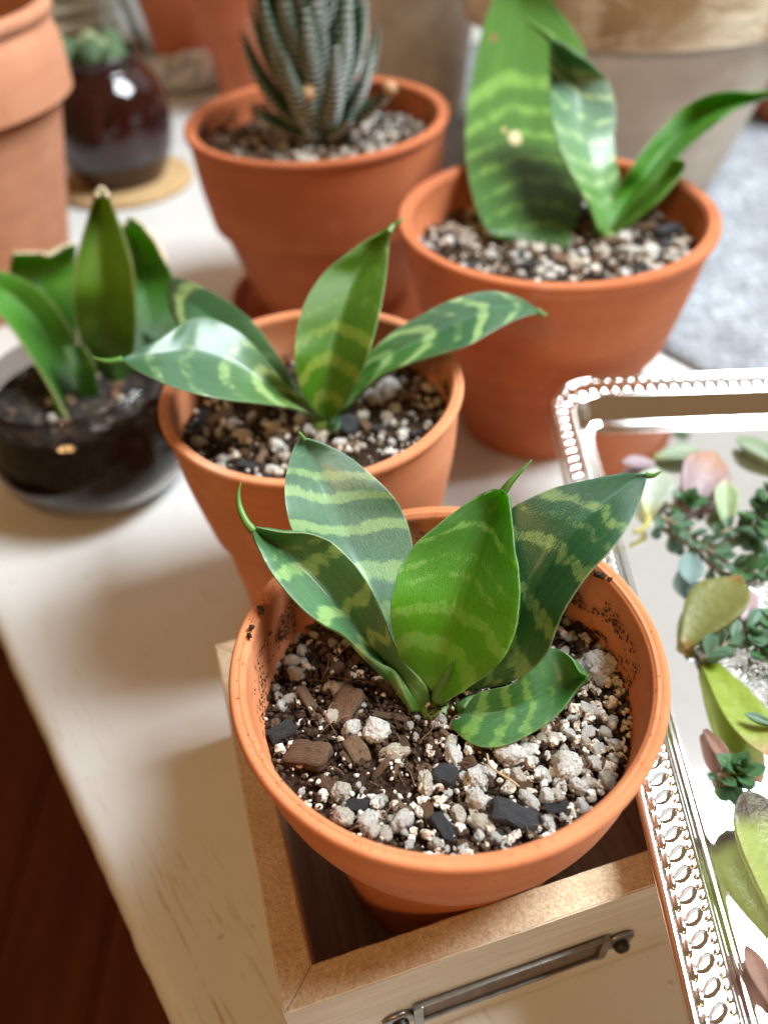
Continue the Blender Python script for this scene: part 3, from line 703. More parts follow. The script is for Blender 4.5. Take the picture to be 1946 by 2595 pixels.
m_BL = leaf_mat('leaf_back_left', [(.15, .05, .8), (.29, .07, 1.), (.475, .05, .95), (.64, .045, .9), (.745, .04, .9), (.86, .03, .45)], base=(.040, .125, .052), pale=(.26, .42, .14), young_v=.10, arch=-.02, trans=.12, seed=1.7, rough=.40, spec=1.0, coat=.8, speck=.3, wob=.035)
leaf_part(plant, org, *cols(B, rowsBL), m_BL, Z(.0715, .0845, .0965, .1075), [.001, .006, .0075, .005, .001], [.001, -.001, -.0015, -.001, .0], thick=.0018,
          spine=[(*B(497, 168), .1075 + ZC), (*B(478, 140), .109 + ZC), (*B(460, 112), .110 + ZC), (*B(472, 86), .111 + ZC)], spine_r=.0006, fold=2.0)
rowsR = [(430, 1390, 560, 1415, 500, 1420), (450, 1250, 700, 1385, 580, 1330), (500, 1090, 850, 1310, 670, 1200), (545, 930, 960, 1190, 745, 1060), (590, 760, 1010, 1060, 810, 930), (620, 600, 1060, 945, 875, 800), (660, 460, 1150, 800, 950, 675),
         (730, 340, 1240, 685, 1035, 560), (850, 270, 1340, 580, 1130, 450), (1000, 205, 1430, 460, 1230, 345), (1150, 168, 1490, 350, 1330, 260), (1300, 135, 1525, 260, 1420, 195), (1430, 116, 1545, 190, 1495, 150), (1550, 120, 1562, 142, 1558, 130)]
m_R = leaf_mat('leaf_right', [(.10, .05, .7), (.21, .06, .8), (.345, .05, .8), (.52, .045, .75), (.63, .03, .45), (.72, .045, .7), (.86, .03, .3)], base=(.018, .080, .028), pale=(.24, .36, .11), young=(.03, .12, .02), arch=.05, trans=.14, seed=3.9, speck=.7, rough=.27, coat=.3)
leaf_part(plant, org, *cols(A, rowsR), m_R, Z(.0705, .089, .103, .1085), [.001, .004, .005, .003, .0], [.001, .004, .005, .003, .0], thick=.0019,
          spine=[(*A(1556, 130), .1085 + ZC), (*A(1600, 130), .109 + ZC), (*A(1652, 104), .110 + ZC)], spine_r=.0007)
rowsC = [(150, 1310, 350, 1480, 290, 1440), (80, 1220, 440, 1432, 310, 1330), (45, 1120, 570, 1345, 325, 1230), (28, 1010, 670, 1260, 350, 1120), (25, 920, 735, 1160, 375, 1020), (40, 820, 775, 1040, 405, 920), (80, 690, 792, 930, 440, 810), (140, 585, 796, 800, 480, 700),
         (215, 505, 785, 670, 525, 590), (310, 425, 765, 550, 575, 490), (420, 340, 750, 430, 620, 390), (530, 270, 740, 345, 660, 310), (620, 228, 730, 280, 690, 255), (690, 218, 714, 235, 702, 225)]
m_C = leaf_mat('leaf_centre', [(.05, .045, .75), (.215, .06, .95), (.375, .05, .85), (.50, .028, .6), (.575, .03, .5), (.715, .03, .75), (.80, .02, .4)], base=(.042, .155, .010), pale=(.25, .44, .08), young=(.13, .38, .012), young_v=.32, arch=.11, trans=.36, transc=(.26, .70, .01), seed=.4, speck=.8, rough=.26, coat=.3)  # yellow-green base colour, brightened further to paint in the glow of light there
leaf_part(plant, org, *cols(A, rowsC), m_C, Z(.0715, .087, .0985, .1075), [.004, .008, .0065, .004, .0015], [.004, .008, .0065, .004, .0015], thick=.0018, ripple=.0004,
          spine=[(*A(700, 232), .107 + ZC), (*A(740, 175), .109 + ZC), (*A(800, 110), .111 + ZC), (*A(872, 34), .113 + ZC)], spine_r=.0010)
rowsLR = [(470, 1530, 375, 1622, 420, 1575), (520, 1455, 410, 1662, 460, 1570), (580, 1425, 475, 1718, 520, 1575), (650, 1410, 560, 1757, 600, 1570), (720, 1395, 650, 1760, 690, 1555), (790, 1360, 750, 1735, 780, 1530), (845, 1300, 850, 1685, 865, 1490), (890, 1230, 940, 1630, 945, 1450),
          (930, 1180, 1010, 1575, 1010, 1420), (985, 1166, 1070, 1510, 1065, 1390), (1050, 1185, 1115, 1445, 1110, 1365), (1110, 1235, 1145, 1405, 1150, 1345), (1148, 1305, 1175, 1372, 1178, 1342), (1192, 1332, 1196, 1350, 1200, 1343)]
m_LR = leaf_mat('leaf_low_right', [(.19, .07, .85), (.34, .05, .8), (.46, .04, .75), (.58, .035, .5)], base=(.028, .125, .016), pale=(.19, .37, .05), young=(.03, .13, .01), young_v=.1, arch=.03, trans=.2, seed=6.6, speck=.25, rough=.27, coat=.3)
leaf_part(plant, org, *cols(A, rowsLR), m_LR, Z(.0705, .0735, .0765, .082), [.003, .005, .006, .004, .001], [.0, .0005, .001, .001, .0005], thick=.0019,
          spine=[(*A(1188, 1342), .0805 + ZC), (*A(1200, 1338), .081 + ZC), (*A(1207, 1330), .0815 + ZC)], spine_r=.0006)
rowsL = [(1330, 1900, 1215, 1960, 1270, 1965), (1301, 1800, 1165, 1850, 1225, 1885), (1200, 1690, 1095, 1695, 1130, 1735), (1110, 1590, 995, 1642, 1035, 1655), (1060, 1470, 880, 1562, 955, 1550), (1010, 1330, 760, 1452, 870, 1425), (960, 1200, 640, 1392, 780, 1325), (900, 1090, 520, 1310, 690, 1225),
         (820, 980, 400, 1190, 590, 1110), (720, 880, 300, 1065, 480, 1000), (640, 825, 240, 970, 410, 920), (520, 788, 205, 895, 330, 860), (380, 783, 185, 850, 260, 820), (270, 765, 172, 815, 210, 790), (168, 735, 162, 785, 164, 762)]
m_L = leaf_mat('leaf_left', [(.31, .045, .8), (.47, .05, .85), (.64, .05, .85), (.73, .03, .5), (.10, .06, .5)], base=(.036, .130, .034), pale=(.29, .48, .14), young=(.07, .20, .015), young_v=.12, arch=.0, trans=.14, seed=8.8, speck=.35, rough=.28, coat=.4)
leaf_part(plant, org, *cols(B, rowsL), m_L, Z(.0685, .080, .0925, .1005), [.002, .005, .007, .005, .001], [.002, .004, .004, .003, .0005], thick=.0022,
          spine=[(*B(166, 772), .1003 + ZC), (*B(112, 705), .102 + ZC), (*B(72, 610), .104 + ZC), (*B(64, 520), .106 + ZC), (*B(80, 448), .108 + ZC)], spine_r=.0010)
_unused = None
M_sheath = simple('leaf_sheath', (.10, .17, .022), .45, var=.35, scale=260)
M_shx = leaf_mat('leaf_sheath_banded', [(.5, .1, .4)], base=(.07, .19, .02), pale=(.30, .42, .08), young=(.10, .22, .02), trans=.15, seed=2.2)
stem_part(plant, org, at_z(*A(290, 1545), .069 + ZC), .0038, .064 + ZC, .0698 + ZC, M_sheath, 1.0)
pts = spline(np.array([at_z(*A(u, w), z + ZC) for u, w, z in ((320, 1465, .071), (335, 1400, .075), (365, 1320, .080), (405, 1228, .0855))]), 14)
v, f = tube(pts - org, np.linspace(1, 0.02, 14) ** .9 * .0021, 10); mobj('young_leaf', v, f, M_spine, plant)

# middle plant
K = 1.173
Cc = lambda u, v: (.5865 * u, 450 + .5865 * v)
Dd = lambda u, v: (u * K, v * K)
zr = PC['mid'][0][2]; zs = zr - .0105
bm_ = at_z(824, 1072, zs); plant2 = thing('snake_plant', 'dwarf snake plant with four spreading leaves behind the sharp one', 'plant', tuple(bm_), 0, 'snake plants'); org = bm_
mm = lambda n, bands, sd, **k: leaf_mat(n, bands, seed=sd, **{**dict(base=(.028, .10, .034), pale=(.36, .53, .19), trans=.14, speck=.35, wob=.03), **k})
Lr = [(1360, 1010), (1310, 965), (1240, 905), (1180, 832), (1110, 742), (1040, 672), (960, 626), (890, 604), (830, 610), (760, 650), (680, 700), (600, 742), (528, 782)]
Rr = [(1380, 1040), (1330, 1012), (1260, 992), (1190, 982), (1100, 972), (1000, 962), (900, 945), (800, 920), (720, 892), (660, 866), (600, 838), (560, 812), (530, 792)]
Mr = [(1375, 1030), (1310, 985), (1235, 940), (1160, 890), (1080, 845), (1000, 805), (920, 780), (840, 765), (770, 765), (700, 770), (630, 780), (575, 785), (526, 787)]
# drooping far-left leaf first (behind)
L2 = [(1330, 960), (1270, 890), (1225, 805), (1170, 722), (1110, 642), (1060, 592), (980, 532), (880, 476), (810, 446), (760, 432), (728, 432)]
R2 = [(1350, 1000), (1230, 960), (1130, 900), (1040, 830), (960, 770), (900, 720), (850, 690), (810, 670), (780, 650), (750, 610), (730, 560)]
M2 = [(1340, 985), (1240, 920), (1160, 850), (1085, 775), (1020, 710), (960, 650), (900, 600), (840, 560), (790, 530), (752, 500), (726, 480)]
leaf_part(plant2, org, [Cc(*p) for p in L2], [Cc(*p) for p in M2], [Cc(*p) for p in R2], mm('mid_leaf_b', [(.84, .09, .9), (.5, .06, .4), (.3, .05, .5)], 1.1, rough=.42, coat=.6), [zs, zs + .012, zs + .017, zs + .015], [.001, .004, .004, .002], [.001, .002, .001, -.002], thick=.002, nv=60)
leaf_part(plant2, org, [Cc(*p) for p in Lr], [Cc(*p) for p in Mr], [Cc(*p) for p in Rr], mm('mid_leaf_a', [(.10, .04, .8), (.20, .05, .8), (.31, .05, .9), (.45, .05, .5), (.62, .06, .5), (.80, .06, .5)], 2.3, rough=.36, coat=.7), [zs + .001, zs + .017, zs + .028, zs + .032], [.001, .004, .005, .003, .0], [.0, .002, .003, .002, .0], thick=.002, nv=60,
          spine=[(*Cc(530, 787), zs + .032), (*Cc(480, 795), zs + .0322), (*Cc(430, 788), zs + .0326), (*Cc(398, 772), zs + .0332)], spine_r=.0010)
Lk = [(700, 905), (665, 870), (645, 825), (638, 775), (640, 725), (650, 680), (668, 636), (700, 590), (740, 556), (785, 524), (825, 505), (838, 500)]
Rk = [(722, 905), (750, 865), (775, 815), (795, 765), (810, 715), (822, 665), (830, 620), (836, 575), (838, 545), (840, 522), (840, 508), (841, 500)]
Mk = [(710, 912), (708, 872), (708, 825), (712, 775), (722, 725), (735, 680), (750, 636), (768, 592), (788, 560), (810, 530), (830, 508), (840, 500)]
leaf_part(plant2, org, [Dd(*p) for p in Lk], [Dd(*p) for p in Mk], [Dd(*p) for p in Rk], mm('mid_leaf_c', [(.13, .05, .8), (.27, .05, .9), (.40, .05, .8), (.53, .04, .5), (.68, .05, .4), (.83, .04, .5)], 3.1, base=(.07, .16, .010), pale=(.26, .35, .05), young=(.07, .20, .01), trans=.28, transc=(.30, .50, .0), arch=.10, speck=.5), [zs, zs + .020, zs + .034, zs + .045], [.002, .007, .006, .003, .0], [.002, .007, .006, .003, .0], thick=.002, nv=60,
          spine=[(*Dd(838, 503), zs + .045), (*Dd(850, 487), zs + .046), (*Dd(865, 478), zs + .047), (*Dd(873, 466), zs + .048)], spine_r=.0009)
Lk = [(715, 890), (750, 838), (790, 775), (850, 717), (920, 675), (980, 646), (1040, 630), (1090, 632), (1130, 647), (1160, 668)]
Rk = [(735, 890), (775, 848), (820, 812), (880, 786), (950, 764), (1010, 745), (1060, 717), (1105, 693), (1140, 680), (1165, 676)]
Mk = [(722, 898), (765, 845), (808, 797), (868, 756), (938, 722), (995, 695), (1048, 672), (1098, 660), (1136, 662), (1163, 672)]
leaf_part(plant2, org, [Dd(*p) for p in Lk], [Dd(*p) for p in Mk], [Dd(*p) for p in Rk], mm('mid_leaf_d', [(.14, .04, .6), (.27, .05, .9), (.42, .045, .9), (.55, .035, .5), (.66, .05, .85), (.84, .05, .6)], 4.4), [zs, zs + .014, zs + .021, zs + .020], [.001, .005, .006, .003, .0], [.001, .002, .003, .002, .0], thick=.002, nv=60,
          spine=[(*Dd(1160, 672), zs + .020), (*Dd(1172, 679), zs + .0198), (*Dd(1184, 681), zs + .0198)], spine_r=.001)
stem_part(plant2, org, (bm_[0], bm_[1]), .0044, zs - .004, zs + .0008, M_sheath)
Lk = [Dd(705, 918), Dd(712, 905), Dd(728, 903)]; Rk = [Dd(712, 938), Dd(725, 930), Dd(733, 912)]; Mk = [Dd(706, 930), Dd(718, 918), Dd(734, 905)]
leaf_part(plant2, org, Lk, Mk, Rk, mm('mid_leaf_e', [(.5, .1, .3)], 5.), [zs, zs + .003, zs + .004], .001, .001, nv=20, nu=12)

# right plant
E_ = lambda u, v: (973 + .5865 * u, .5865 * v)
zr = PC['right'][0][2]; zs = zr - .0125
br = at_z(1340, 612, zs); plant3 = thing('snake_plant', 'tall snake plant with scarred spotted leaf, behind the silver tray', 'plant', tuple(br), 0, 'snake plants'); org = br
L1 = [(520, 1040), (450, 1000), (400, 900), (368, 780), (352, 660), (352, 540), (362, 420), (385, 290), (412, 170), (445, 60), (480, -30), (540, -120), (600, -190)]
R1 = [(790, 1075), (830, 960), (862, 860), (880, 740), (890, 620), (895, 500), (892, 380), (880, 280), (850, 180), (790, 90), (730, 10), (680, -90), (630, -185)]
M1 = [(660, 1060), (650, 980), (645, 880), (640, 770), (632, 660), (625, 540), (615, 420), (607, 300), (600, 190), (598, 90), (600, -10), (605, -110), (615, -195)]
leaf_part(plant3, org, [E_(*p) for p in L1], [E_(*p) for p in M1], [E_(*p) for p in R1], mm('right_leaf_a', [(.10, .026, .6), (.17, .024, .65), (.24, .024, .65), (.31, .024, .7), (.38, .024, .7), (.46, .03, .75), (.55, .045, .85), (.66, .045, .9), (.77, .045, .9), (.88, .04, .8)], 7.7, base=(.045, .12, .010), pale=(.17, .32, .05), young=(.030, .10, .006), young_v=.20, trans=.20, transc=(.25, .42, .01), spots=[(.386, .375, .055, (.72, .60, .33)), (.154, .675, .035, (.28, .10, .05)), (.30, .40, .02, (.5, .4, .15))], arch=.06, speck=.5, rough=.52, spec=.35, wob=.02), [zs - .001, zs + .014, zs + .034, zs + .058], [.002, .004, .004, .002], [.0, .0, .001, .001], thick=.0025, nv=70, fold=1.35)
L3 = [(935, 1000), (890, 890), (830, 790), (772, 665), (732, 525), (716, 390), (716, 300), (715, 245), (716, 205), (720, 182), (725, 170)]
R3 = [(985, 1000), (1010, 880), (1016, 775), (1002, 690), (992, 600), (1000, 505), (990, 420), (955, 340), (895, 278), (830, 232), (775, 195), (735, 170)]
M3 = [(955, 1010), (945, 905), (920, 800), (885, 690), (858, 575), (845, 460), (835, 380), (810, 310), (778, 250), (750, 205), (728, 170)]
leaf_part(plant3, org, [E_(*p) for p in L3], [E_(*p) for p in M3], [E_(*p) for p in R3], mm('right_leaf_b', [(.12, .03, .7), (.20, .03, .7), (.28, .03, .7), (.37, .03, .6), (.46, .025, .6), (.57, .03, .8), (.70, .03, .7), (.80, .03, .4)], 8.3, base=(.05, .13, .055), pale=(.36, .50, .20), rough=.42, arch=-.03, coat=.5), [zs, zs + .024, zs + .043, zs + .060], [.004, .008, .008, .003], [.0, -.002, -.002, .0], thick=.0026, nv=60, ripple=.0008, spine=[(*E_(730, 176), zs + .060), (*E_(690, 140), zs + .062), (*E_(640, 105), zs + .064), (*E_(600, 68), zs + .066)], spine_r=.0016)
L4 = [(960, 980), (980, 880), (1020, 800), (1065, 738), (1130, 640), (1220, 535), (1300, 462), (1400, 412), (1500, 400), (1590, 408), (1659, 400), (1720, 370)]
R4 = [(1000, 1000), (1070, 930), (1130, 860), (1180, 790), (1240, 710), (1300, 640), (1370, 580), (1440, 525), (1520, 468), (1600, 432), (1662, 412), (1722, 372)]
M4 = [(975, 995), (1020, 910), (1070, 830), (1125, 760), (1190, 670), (1265, 590), (1340, 522), (1425, 466), (1512, 432), (1596, 420), (1660, 405), (1724, 371)]
leaf_part(plant3, org, [E_(*p) for p in L4], [E_(*p) for p in M4], [E_(*p) for p in R4], mm('right_leaf_c', [(.18, .05, .4), (.36, .04, .4), (.6, .04, .4)], 9.1, base=(.055, .19, .012), pale=(.22, .42, .05), young=(.08, .28, .01), trans=.25), [zs, zs + .018, zs + .034, zs + .046], [.002, .006, .006, .002], [.002, .004, .004, .001], thick=.0024, nv=60, fold=1.4)
L5 = [(985, 1000), (1040, 930), (1090, 860), (1150, 790), (1210, 730), (1252, 680)]; R5 = [(1010, 1005), (1090, 945), (1165, 885), (1235, 810), (1285, 745), (1300, 700)]; M5 = [(995, 1003), (1065, 935), (1130, 870), (1195, 800), (1250, 740), (1280, 690)]
leaf_part(plant3, org, [E_(*p) for p in L5], [E_(*p) for p in M5], [E_(*p) for p in R5], mm('right_leaf_d', [(.3, .1, .5), (.7, .1, .4)], 2.9, base=(.08, .22, .015), pale=(.26, .46, .08), young=(.10, .3, .01), trans=.2), [zs, zs + .014, zs + .026], [.001, .003, .001], [.001, .003, .001], thick=.0022, nv=40)
stem_part(plant3, org, E_ and at_z(*E_(970, 1010), zs)[:2], .0048, zs - .004, zs + .001, M_sheath)

# ------------------------------------------------------------------ wooden box with label holder
BOX_H = .047; BA = math.radians(14.0)
bx = np.array([math.cos(BA), math.sin(BA)]); by = np.array([-math.sin(BA), math.cos(BA)]); FL = np.array([-.0273, .0497]); BWID, BDEP, BT = .150, .098, .0076
box = thing('wooden_box', 'shallow wooden box with raw edges holding the front pot', 'box', (FL[0], FL[1], 0), BA)
def panel(name, quad):      # quad: footprint corners (local), height BOX_H ; raw fibreboard on top, whitewashed faces
    bm = bmesh.new(); lo = [bm.verts.new((x, y, .0004)) for x, y in quad]; hi = [bm.verts.new((x, y, BOX_H)) for x, y in quad]
    n = len(quad); bm.faces.new(lo[::-1]); tf = bm.faces.new(hi)
    for i in range(n): bm.faces.new((lo[i], lo[(i + 1) % n], hi[(i + 1) % n], hi[i]))
    bmesh.ops.bevel(bm, geom=[e for e in bm.edges if abs(e.verts[0].co.z - e.verts[1].co.z) < 1e-6 and e.verts[0].co.z > .01], offset=.00035, segments=2, affect='EDGES')
    bmesh.ops.subdivide_edges(bm, edges=[e for e in bm.edges if e.calc_length() > .03], cuts=60, use_grid_fill=True)
    me = bpy.data.meshes.new(name); 
    for q in bm.verts:
        if q.co.z > BOX_H - .0005: q.co += Vector((nz(q.co, 900, 1.), nz(q.co, 900, 4.), nz(q.co, 700, 7.))) * .00012
    bm.normal_update(); bm.to_mesh(me); bm.free()
    me.materials.append(M_boxwood); me.materials.append(M_mdf)
    for p in me.polygons: p.material_index = 1 if p.normal.z > .5 else 0
    return obj(name, me, box)
g = .00012
panel('front_panel', [(0, 0), (BWID, 0), (BWID - BT, BT - g), (BT, BT - g)])
panel('side_panel', [(0, 0 + g), (BT - g, BT), (BT - g, BDEP - BT), (0, BDEP - g)])
panel('side_panel', [(BWID, 0 + g), (BWID, BDEP - g), (BWID - BT + g, BDEP - BT), (BWID - BT + g, BT)])
panel('back_panel', [(0, BDEP), (BT, BDEP - BT + g), (BWID - BT, BDEP - BT + g), (BWID, BDEP)])
mobj('bottom_panel', *box_geo(BT, BWID - BT, BT, BDEP - BT, .0012, BOX_FLOOR - .0002), M_boxfloor, box, smooth=False)
def face_local(px, py):      # picture point -> (s, z) on the front face
    d = ray(px, py); nrm = np.array([-by[0], -by[1], 0]); t = ((np.array([*FL, 0]) - CPOS) @ nrm) / (d @ nrm); p = CPOS + d * t; return float((p[:2] - FL) @ bx), float(p[2])
s1, z1 = face_local(1556, 2378); s0, z0 = face_local(1018, 2572)
lab_z = z1; lab = thing('label_holder', 'antique metal label holder screwed to the box front', 'label holder', (*(FL + bx * s0), 0), BA)
Lh = s1 - s0
def lh(name, x0, x1, zz0, zz1, y0, y1, mat=M_pewter, bev=.0003, parent=lab): return mobj(name, *box_geo(x0, x1, y0, y1, zz0, zz1, bev), mat, parent, smooth=False)
zc_ = (z0 + z1) / 2; hh = .0062
print('label holder', s0, z0, s1, z1)
lh('card_slot', .004, Lh - .004, zc_ - hh + .001, zc_ + hh - .001, -.0006, -.0002, M_slot)
lh('frame_rail', .004, Lh - .004, zc_ + hh - .0011, zc_ + hh, -.0015, -.0005)
lh('frame_rail', .004, Lh - .004, zc_ - hh, zc_ - hh + .0011, -.0015, -.0005)
lh('frame_rail', .0025, .0048, zc_ - hh, zc_ + hh, -.0018, -.0005); lh('frame_rail', Lh - .0048, Lh - .0025, zc_ - hh, zc_ + hh, -.0018, -.0005)
for x in (-.0008, Lh + .0008):
    v, f = lathe([(0, .0012), (.0032, .0012), (.0040, .0008), (.0041, 0), (0, 0)], 28); v = v[:, [0, 2, 1]] * np.array([1, -1, 1]) + np.array([x, -.0002, zc_]); mobj('screw_tab', v, f, M_pewter, lab)
    v, f = lathe(smooth_profile([(0, .0022), (.0012, .0020), (.0019, .0012), (.0020, 0)], 3), 20); v = v[:, [0, 2, 1]] * np.array([1, -1, 1]) + np.array([x, -.0014, zc_]); sc_ = mobj('screw', v, f, M_screw, lab)

# ------------------------------------------------------------------ silver tray
TA = math.radians(-3.3); TW, TL = .190, .262; TO = np.array([.0611, .2485]); TZ = BOX_H + .0004
ex = np.array([math.cos(TA), math.sin(TA)]); ey = np.array([-math.sin(TA), math.cos(TA)])       # local x to the right, y away; origin far-left corner
tray = thing('silver_tray', 'silver serving tray with beaded embossed rim, strewn with succulent cuttings', 'tray', (TO[0], TO[1], TZ), TA)
def rim_path(inset, n_c=14, n_s=60, rc=.021):
    r = rc - inset; x0, x1, y1, y0 = inset, TW - inset, -inset, -TL + inset; pts = []
    def arc(cx, cy, a0, a1): return [(cx + r * math.cos(a), cy + r * math.sin(a)) for a in np.linspace(a0, a1, n_c)]
    def seg(a, b): return [tuple(np.array(a) + (np.array(b) - np.array(a)) * t) for t in np.linspace(0, 1, n_s)[1:-1]]
    c = arc(x0 + r, y1 - r, math.pi, math.pi / 2) ; pts += c
    pts += seg((x0 + r, y1), (x1 - r, y1)); pts += arc(x1 - r, y1 - r, math.pi / 2, 0); pts += seg((x1, y1 - r), (x1, y0 + r))
    pts += arc(x1 - r, y0 + r, 0, -math.pi / 2); pts += seg((x1 - r, y0), (x0 + r, y0)); pts += arc(x0 + r, y0 + r, -math.pi / 2, -math.pi); pts += seg((x0, y0 + r), (x0, y1 - r))
    return np.array(pts)
RZ = .0117
prof = [(.0003, RZ - .0016), (.0, RZ - .0008), (.0003, RZ), (.0010, RZ + .0004), (.0018, RZ + .0003), (.0023, RZ - .0002), (.0027, RZ - .0005), (.0040, RZ - .0007), (.0060, RZ - .0011), (.0078, RZ - .0015), (.0090, RZ - .0018), (.0098, RZ - .0019), (.0105, RZ - .0026),
        (.0117, RZ - .0052), (.0130, RZ - .0080), (.0142, RZ - .0096), (.0150, RZ - .0102), (.0156, RZ - .0102), (.0164, RZ - .0107), (.0180, RZ - .0108)]
prof = [tuple(p) for p in smooth_profile(prof, 3)]
V = []; F = []
rings = [(s, z) for s, z in prof] ; low = [(s + .0003, z - .0009) for s, z in prof[::-1]]
allr = rings + low; N = len(rim_path(0))
for s, z in allr: V += [(x, y, max(z, .0002)) for x, y in rim_path(s)]
for i in range(len(rings) - 1):
    for j in range(N): j2 = (j + 1) % N; F.append((i * N + j, i * N + j2, (i + 1) * N + j2, (i + 1) * N + j))
for i in range(len(rings), len(allr) - 1):
    for j in range(N): j2 = (j + 1) % N; F.append((i * N + j, i * N + j2, (i + 1) * N + j2, (i + 1) * N + j))
for j in range(N): j2 = (j + 1) % N; a = (len(allr) - 1) * N; F.append((a + j, a + j2, j2, j))
ce = len(V); V.append((TW / 2, -TL / 2, prof[-1][1])); a = (len(rings) - 1) * N
for j in range(N): F.append((a + j, a + (j + 1) % N, ce))
ce = len(V); V.append((TW / 2, -TL / 2, .0002)); a = len(rings) * N
for j in range(N): F.append((a + (j + 1) % N, a + j, ce))
tr_body = mobj('tray_body', V, F, M_silver, tray)
TFLOOR = TZ + prof[-1][1]
def along(inset, step, phase=0.0):
    p = rim_path(inset, 24, 160); p = np.vstack([p, p[:1]]); d = np.hypot(*np.diff(p, axis=0).T); S = np.concatenate([[0], np.cumsum(d)]); n = int(round(S[-1] / step)); out = []
    for k in range(n):
        t = (k + phase) * S[-1] / n; i = min(np.searchsorted(S, t, 'right') - 1, len(d) - 1); q = p[i] + (p[i + 1] - p[i]) * (t - S[i]) / d[i]; tg = (p[i + 1] - p[i]) / d[i]; out.append((q, math.atan2(tg[1], tg[0])))
    return out
def dome(rx, ry, h, n=14, m=5):
    v = [(0, 0, h)]; f = []
    for i in range(1, m + 1):
        a = i / m * math.pi / 2
        for k in range(n): th = 2 * math.pi * k / n; v.append((rx * math.sin(a) * math.cos(th), ry * math.sin(a) * math.sin(th), h * math.cos(a)))
    for k in range(n): f.append((0, 1 + k, 1 + (k + 1) % n))
    for i in range(m - 1):
        for k in range(n): a = 1 + i * n; k2 = (k + 1) % n; f.append((a + k, a + n + k, a + n + k2, a + k2))
    return np.array(v), f
me_oval = mesh_data('oval_bead', *dome(.00195, .00085, .0009), M_silver_plain)
me_bead = mesh_data('round_bead', *dome(.00082, .00082, .0008, 12, 4), M_silver_plain)
# a gadroon: a bent lobe that crosses the rim
def gadroon():
    pts = np.array([(-.0016, .0021, 0), (-.0011, .0008, 0), (-.0001, -.0003, 0), (.0007, -.0014, 0), (.0010, -.0023, 0)]); P = spline(pts, 9); V = []; F = []; n = 7
    T = np.gradient(P, axis=0); T /= np.linalg.norm(T, axis=1)[:, None]; wd = .00150 * np.sin(np.linspace(.35, np.pi - .25, 9)) ** .6
    for p, t, w in zip(P, T, wd):
        s = np.array([-t[1], t[0], 0])
        for k in range(n): th = math.pi * k / (n - 1); V.append(p + s * w * math.cos(th) + np.array([0, 0, .00070 * math.sin(th) * (w / .00150)]))
    for i in range(8):
        for k in range(n - 1): F.append((i * n + k, i * n + k + 1, (i + 1) * n + k + 1, (i + 1) * n + k))
    return np.array(V), F
me_gad = mesh_data('gadroon', *gadroon(), M_silver_plain)
# the rim surface falls inwards; tilt pieces with it
for q, a in along(.0034, .00425): obj('oval_bead', me_oval, tray, (q[0], q[1], RZ - .0007), (0, 0, a))
for q, a in along(.0061, .00425, .5): obj('gadroon', me_gad, tray, (q[0], q[1], RZ - .00125), (math.radians(12), 0, a))
bl = along(.0090, .00208); near = [b for b in bl if b[0][1] > -TL + .03 and b[0][0] < TW - .03]; rest = [b for b in bl if not (b[0][1] > -TL + .03 and b[0][0] < TW - .03)]
for q, a in near: obj('round_bead', me_bead, tray, (q[0], q[1], RZ - .0020), (math.radians(9), 0, a))
G = Geo(); v0, f0 = dome(.00082, .00082, .0008, 8, 3)
for q, a in rest: G.add(v0 + np.array([q[0], q[1], RZ - .0020]), f0)
o = mobj('bead_row', G.arr(), G.f, M_silver_plain, tray); o['kind'] = 'stuff'

# ------------------------------------------------------------------ succulent cuttings on the tray
def plump(name, mat, L=1., w=.42, th=.16, tip=.75, neck=.35, curl=.10, n=26, m=16):
    """a fleshy leaf along +x, base at 0, unit length"""
    V = []; F = []; uv = []
    for i in range(n):
        t = i / (n - 1); wd = w * (neck + (1 - neck) * math.sin(min(t / .62, 1) * math.pi / 2) ** 1.3) * (1 if t < .62 else max(0., 1 - ((t - .62) / .38) ** 2) ** tip)
        if t == 1: wd = .004
        hh_ = th * (.55 + .45 * math.sin(math.pi * min(t * 1.15, 1))) * (1 if t < .7 else max(.06, 1 - ((t - .7) / .3) ** 2))
        if t == 0: wd *= .55; hh_ *= .5
        for k in range(m):
            a = 2 * math.pi * k / m; c, s = math.cos(a), math.sin(a); z = hh_ * s * (1. if s < 0 else .30) + abs(c) ** 1.5 * hh_ * .75
            V.append((t, wd * .5 * c, z + curl * t * t)); uv.append((t, .5 + .5 * c))
    for i in range(n - 1):
        for k in range(m): k2 = (k + 1) % m; F.append((i * m + k, i * m + k2, (i + 1) * m + k2, (i + 1) * m + k))
    F.append(tuple(range(m - 1, -1, -1))); F.append(tuple((n - 1) * m + k for k in range(m)))
    return mesh_data(name, V, F, mat, True, uv)
def succ_mat(name, c_base, c_mid, c_tip, p1=.25, p2=.75, tr=.18, rough=.42, tipp=1.0, mott=.15):
    t = NT(name); x, y, _ = t.sep(t.tc('UV')); n = t.noise(t.tc(), 3.2, 5, .65); xx = t.math('ADD', x, t.math('MULTIPLY', t.math('SUBTRACT', n, .5), .25))
    col = t.ramp(xx, [(0., c_base), (p1, c_mid), (p2, c_mid), (tipp, c_tip)])
    col = t.mix(t.math('MULTIPLY', t.ramp(t.noise(t.tc(), 7, 4), [(.4, 0), (.7, 1)]), mott * 2), col, tuple(c * .65 for c in c_mid))
    t.set(color=col, rough=rough, spec=.4, normal=t.bump(t.noise(t.tc(), 14, 3), .12, .03), sss=.0)
    b = t.n('ShaderNodeBsdfTranslucent'); t.put(b.inputs[0], col); mx = t.n('ShaderNodeMixShader'); mx.inputs[0].default_value = tr
    t.t.links.new(t.b.outputs[0], mx.inputs[1]); t.t.links.new(b.outputs[0], mx.inputs[2]); t.t.links.new(mx.outputs[0], t.out.inputs[0]); return t.m
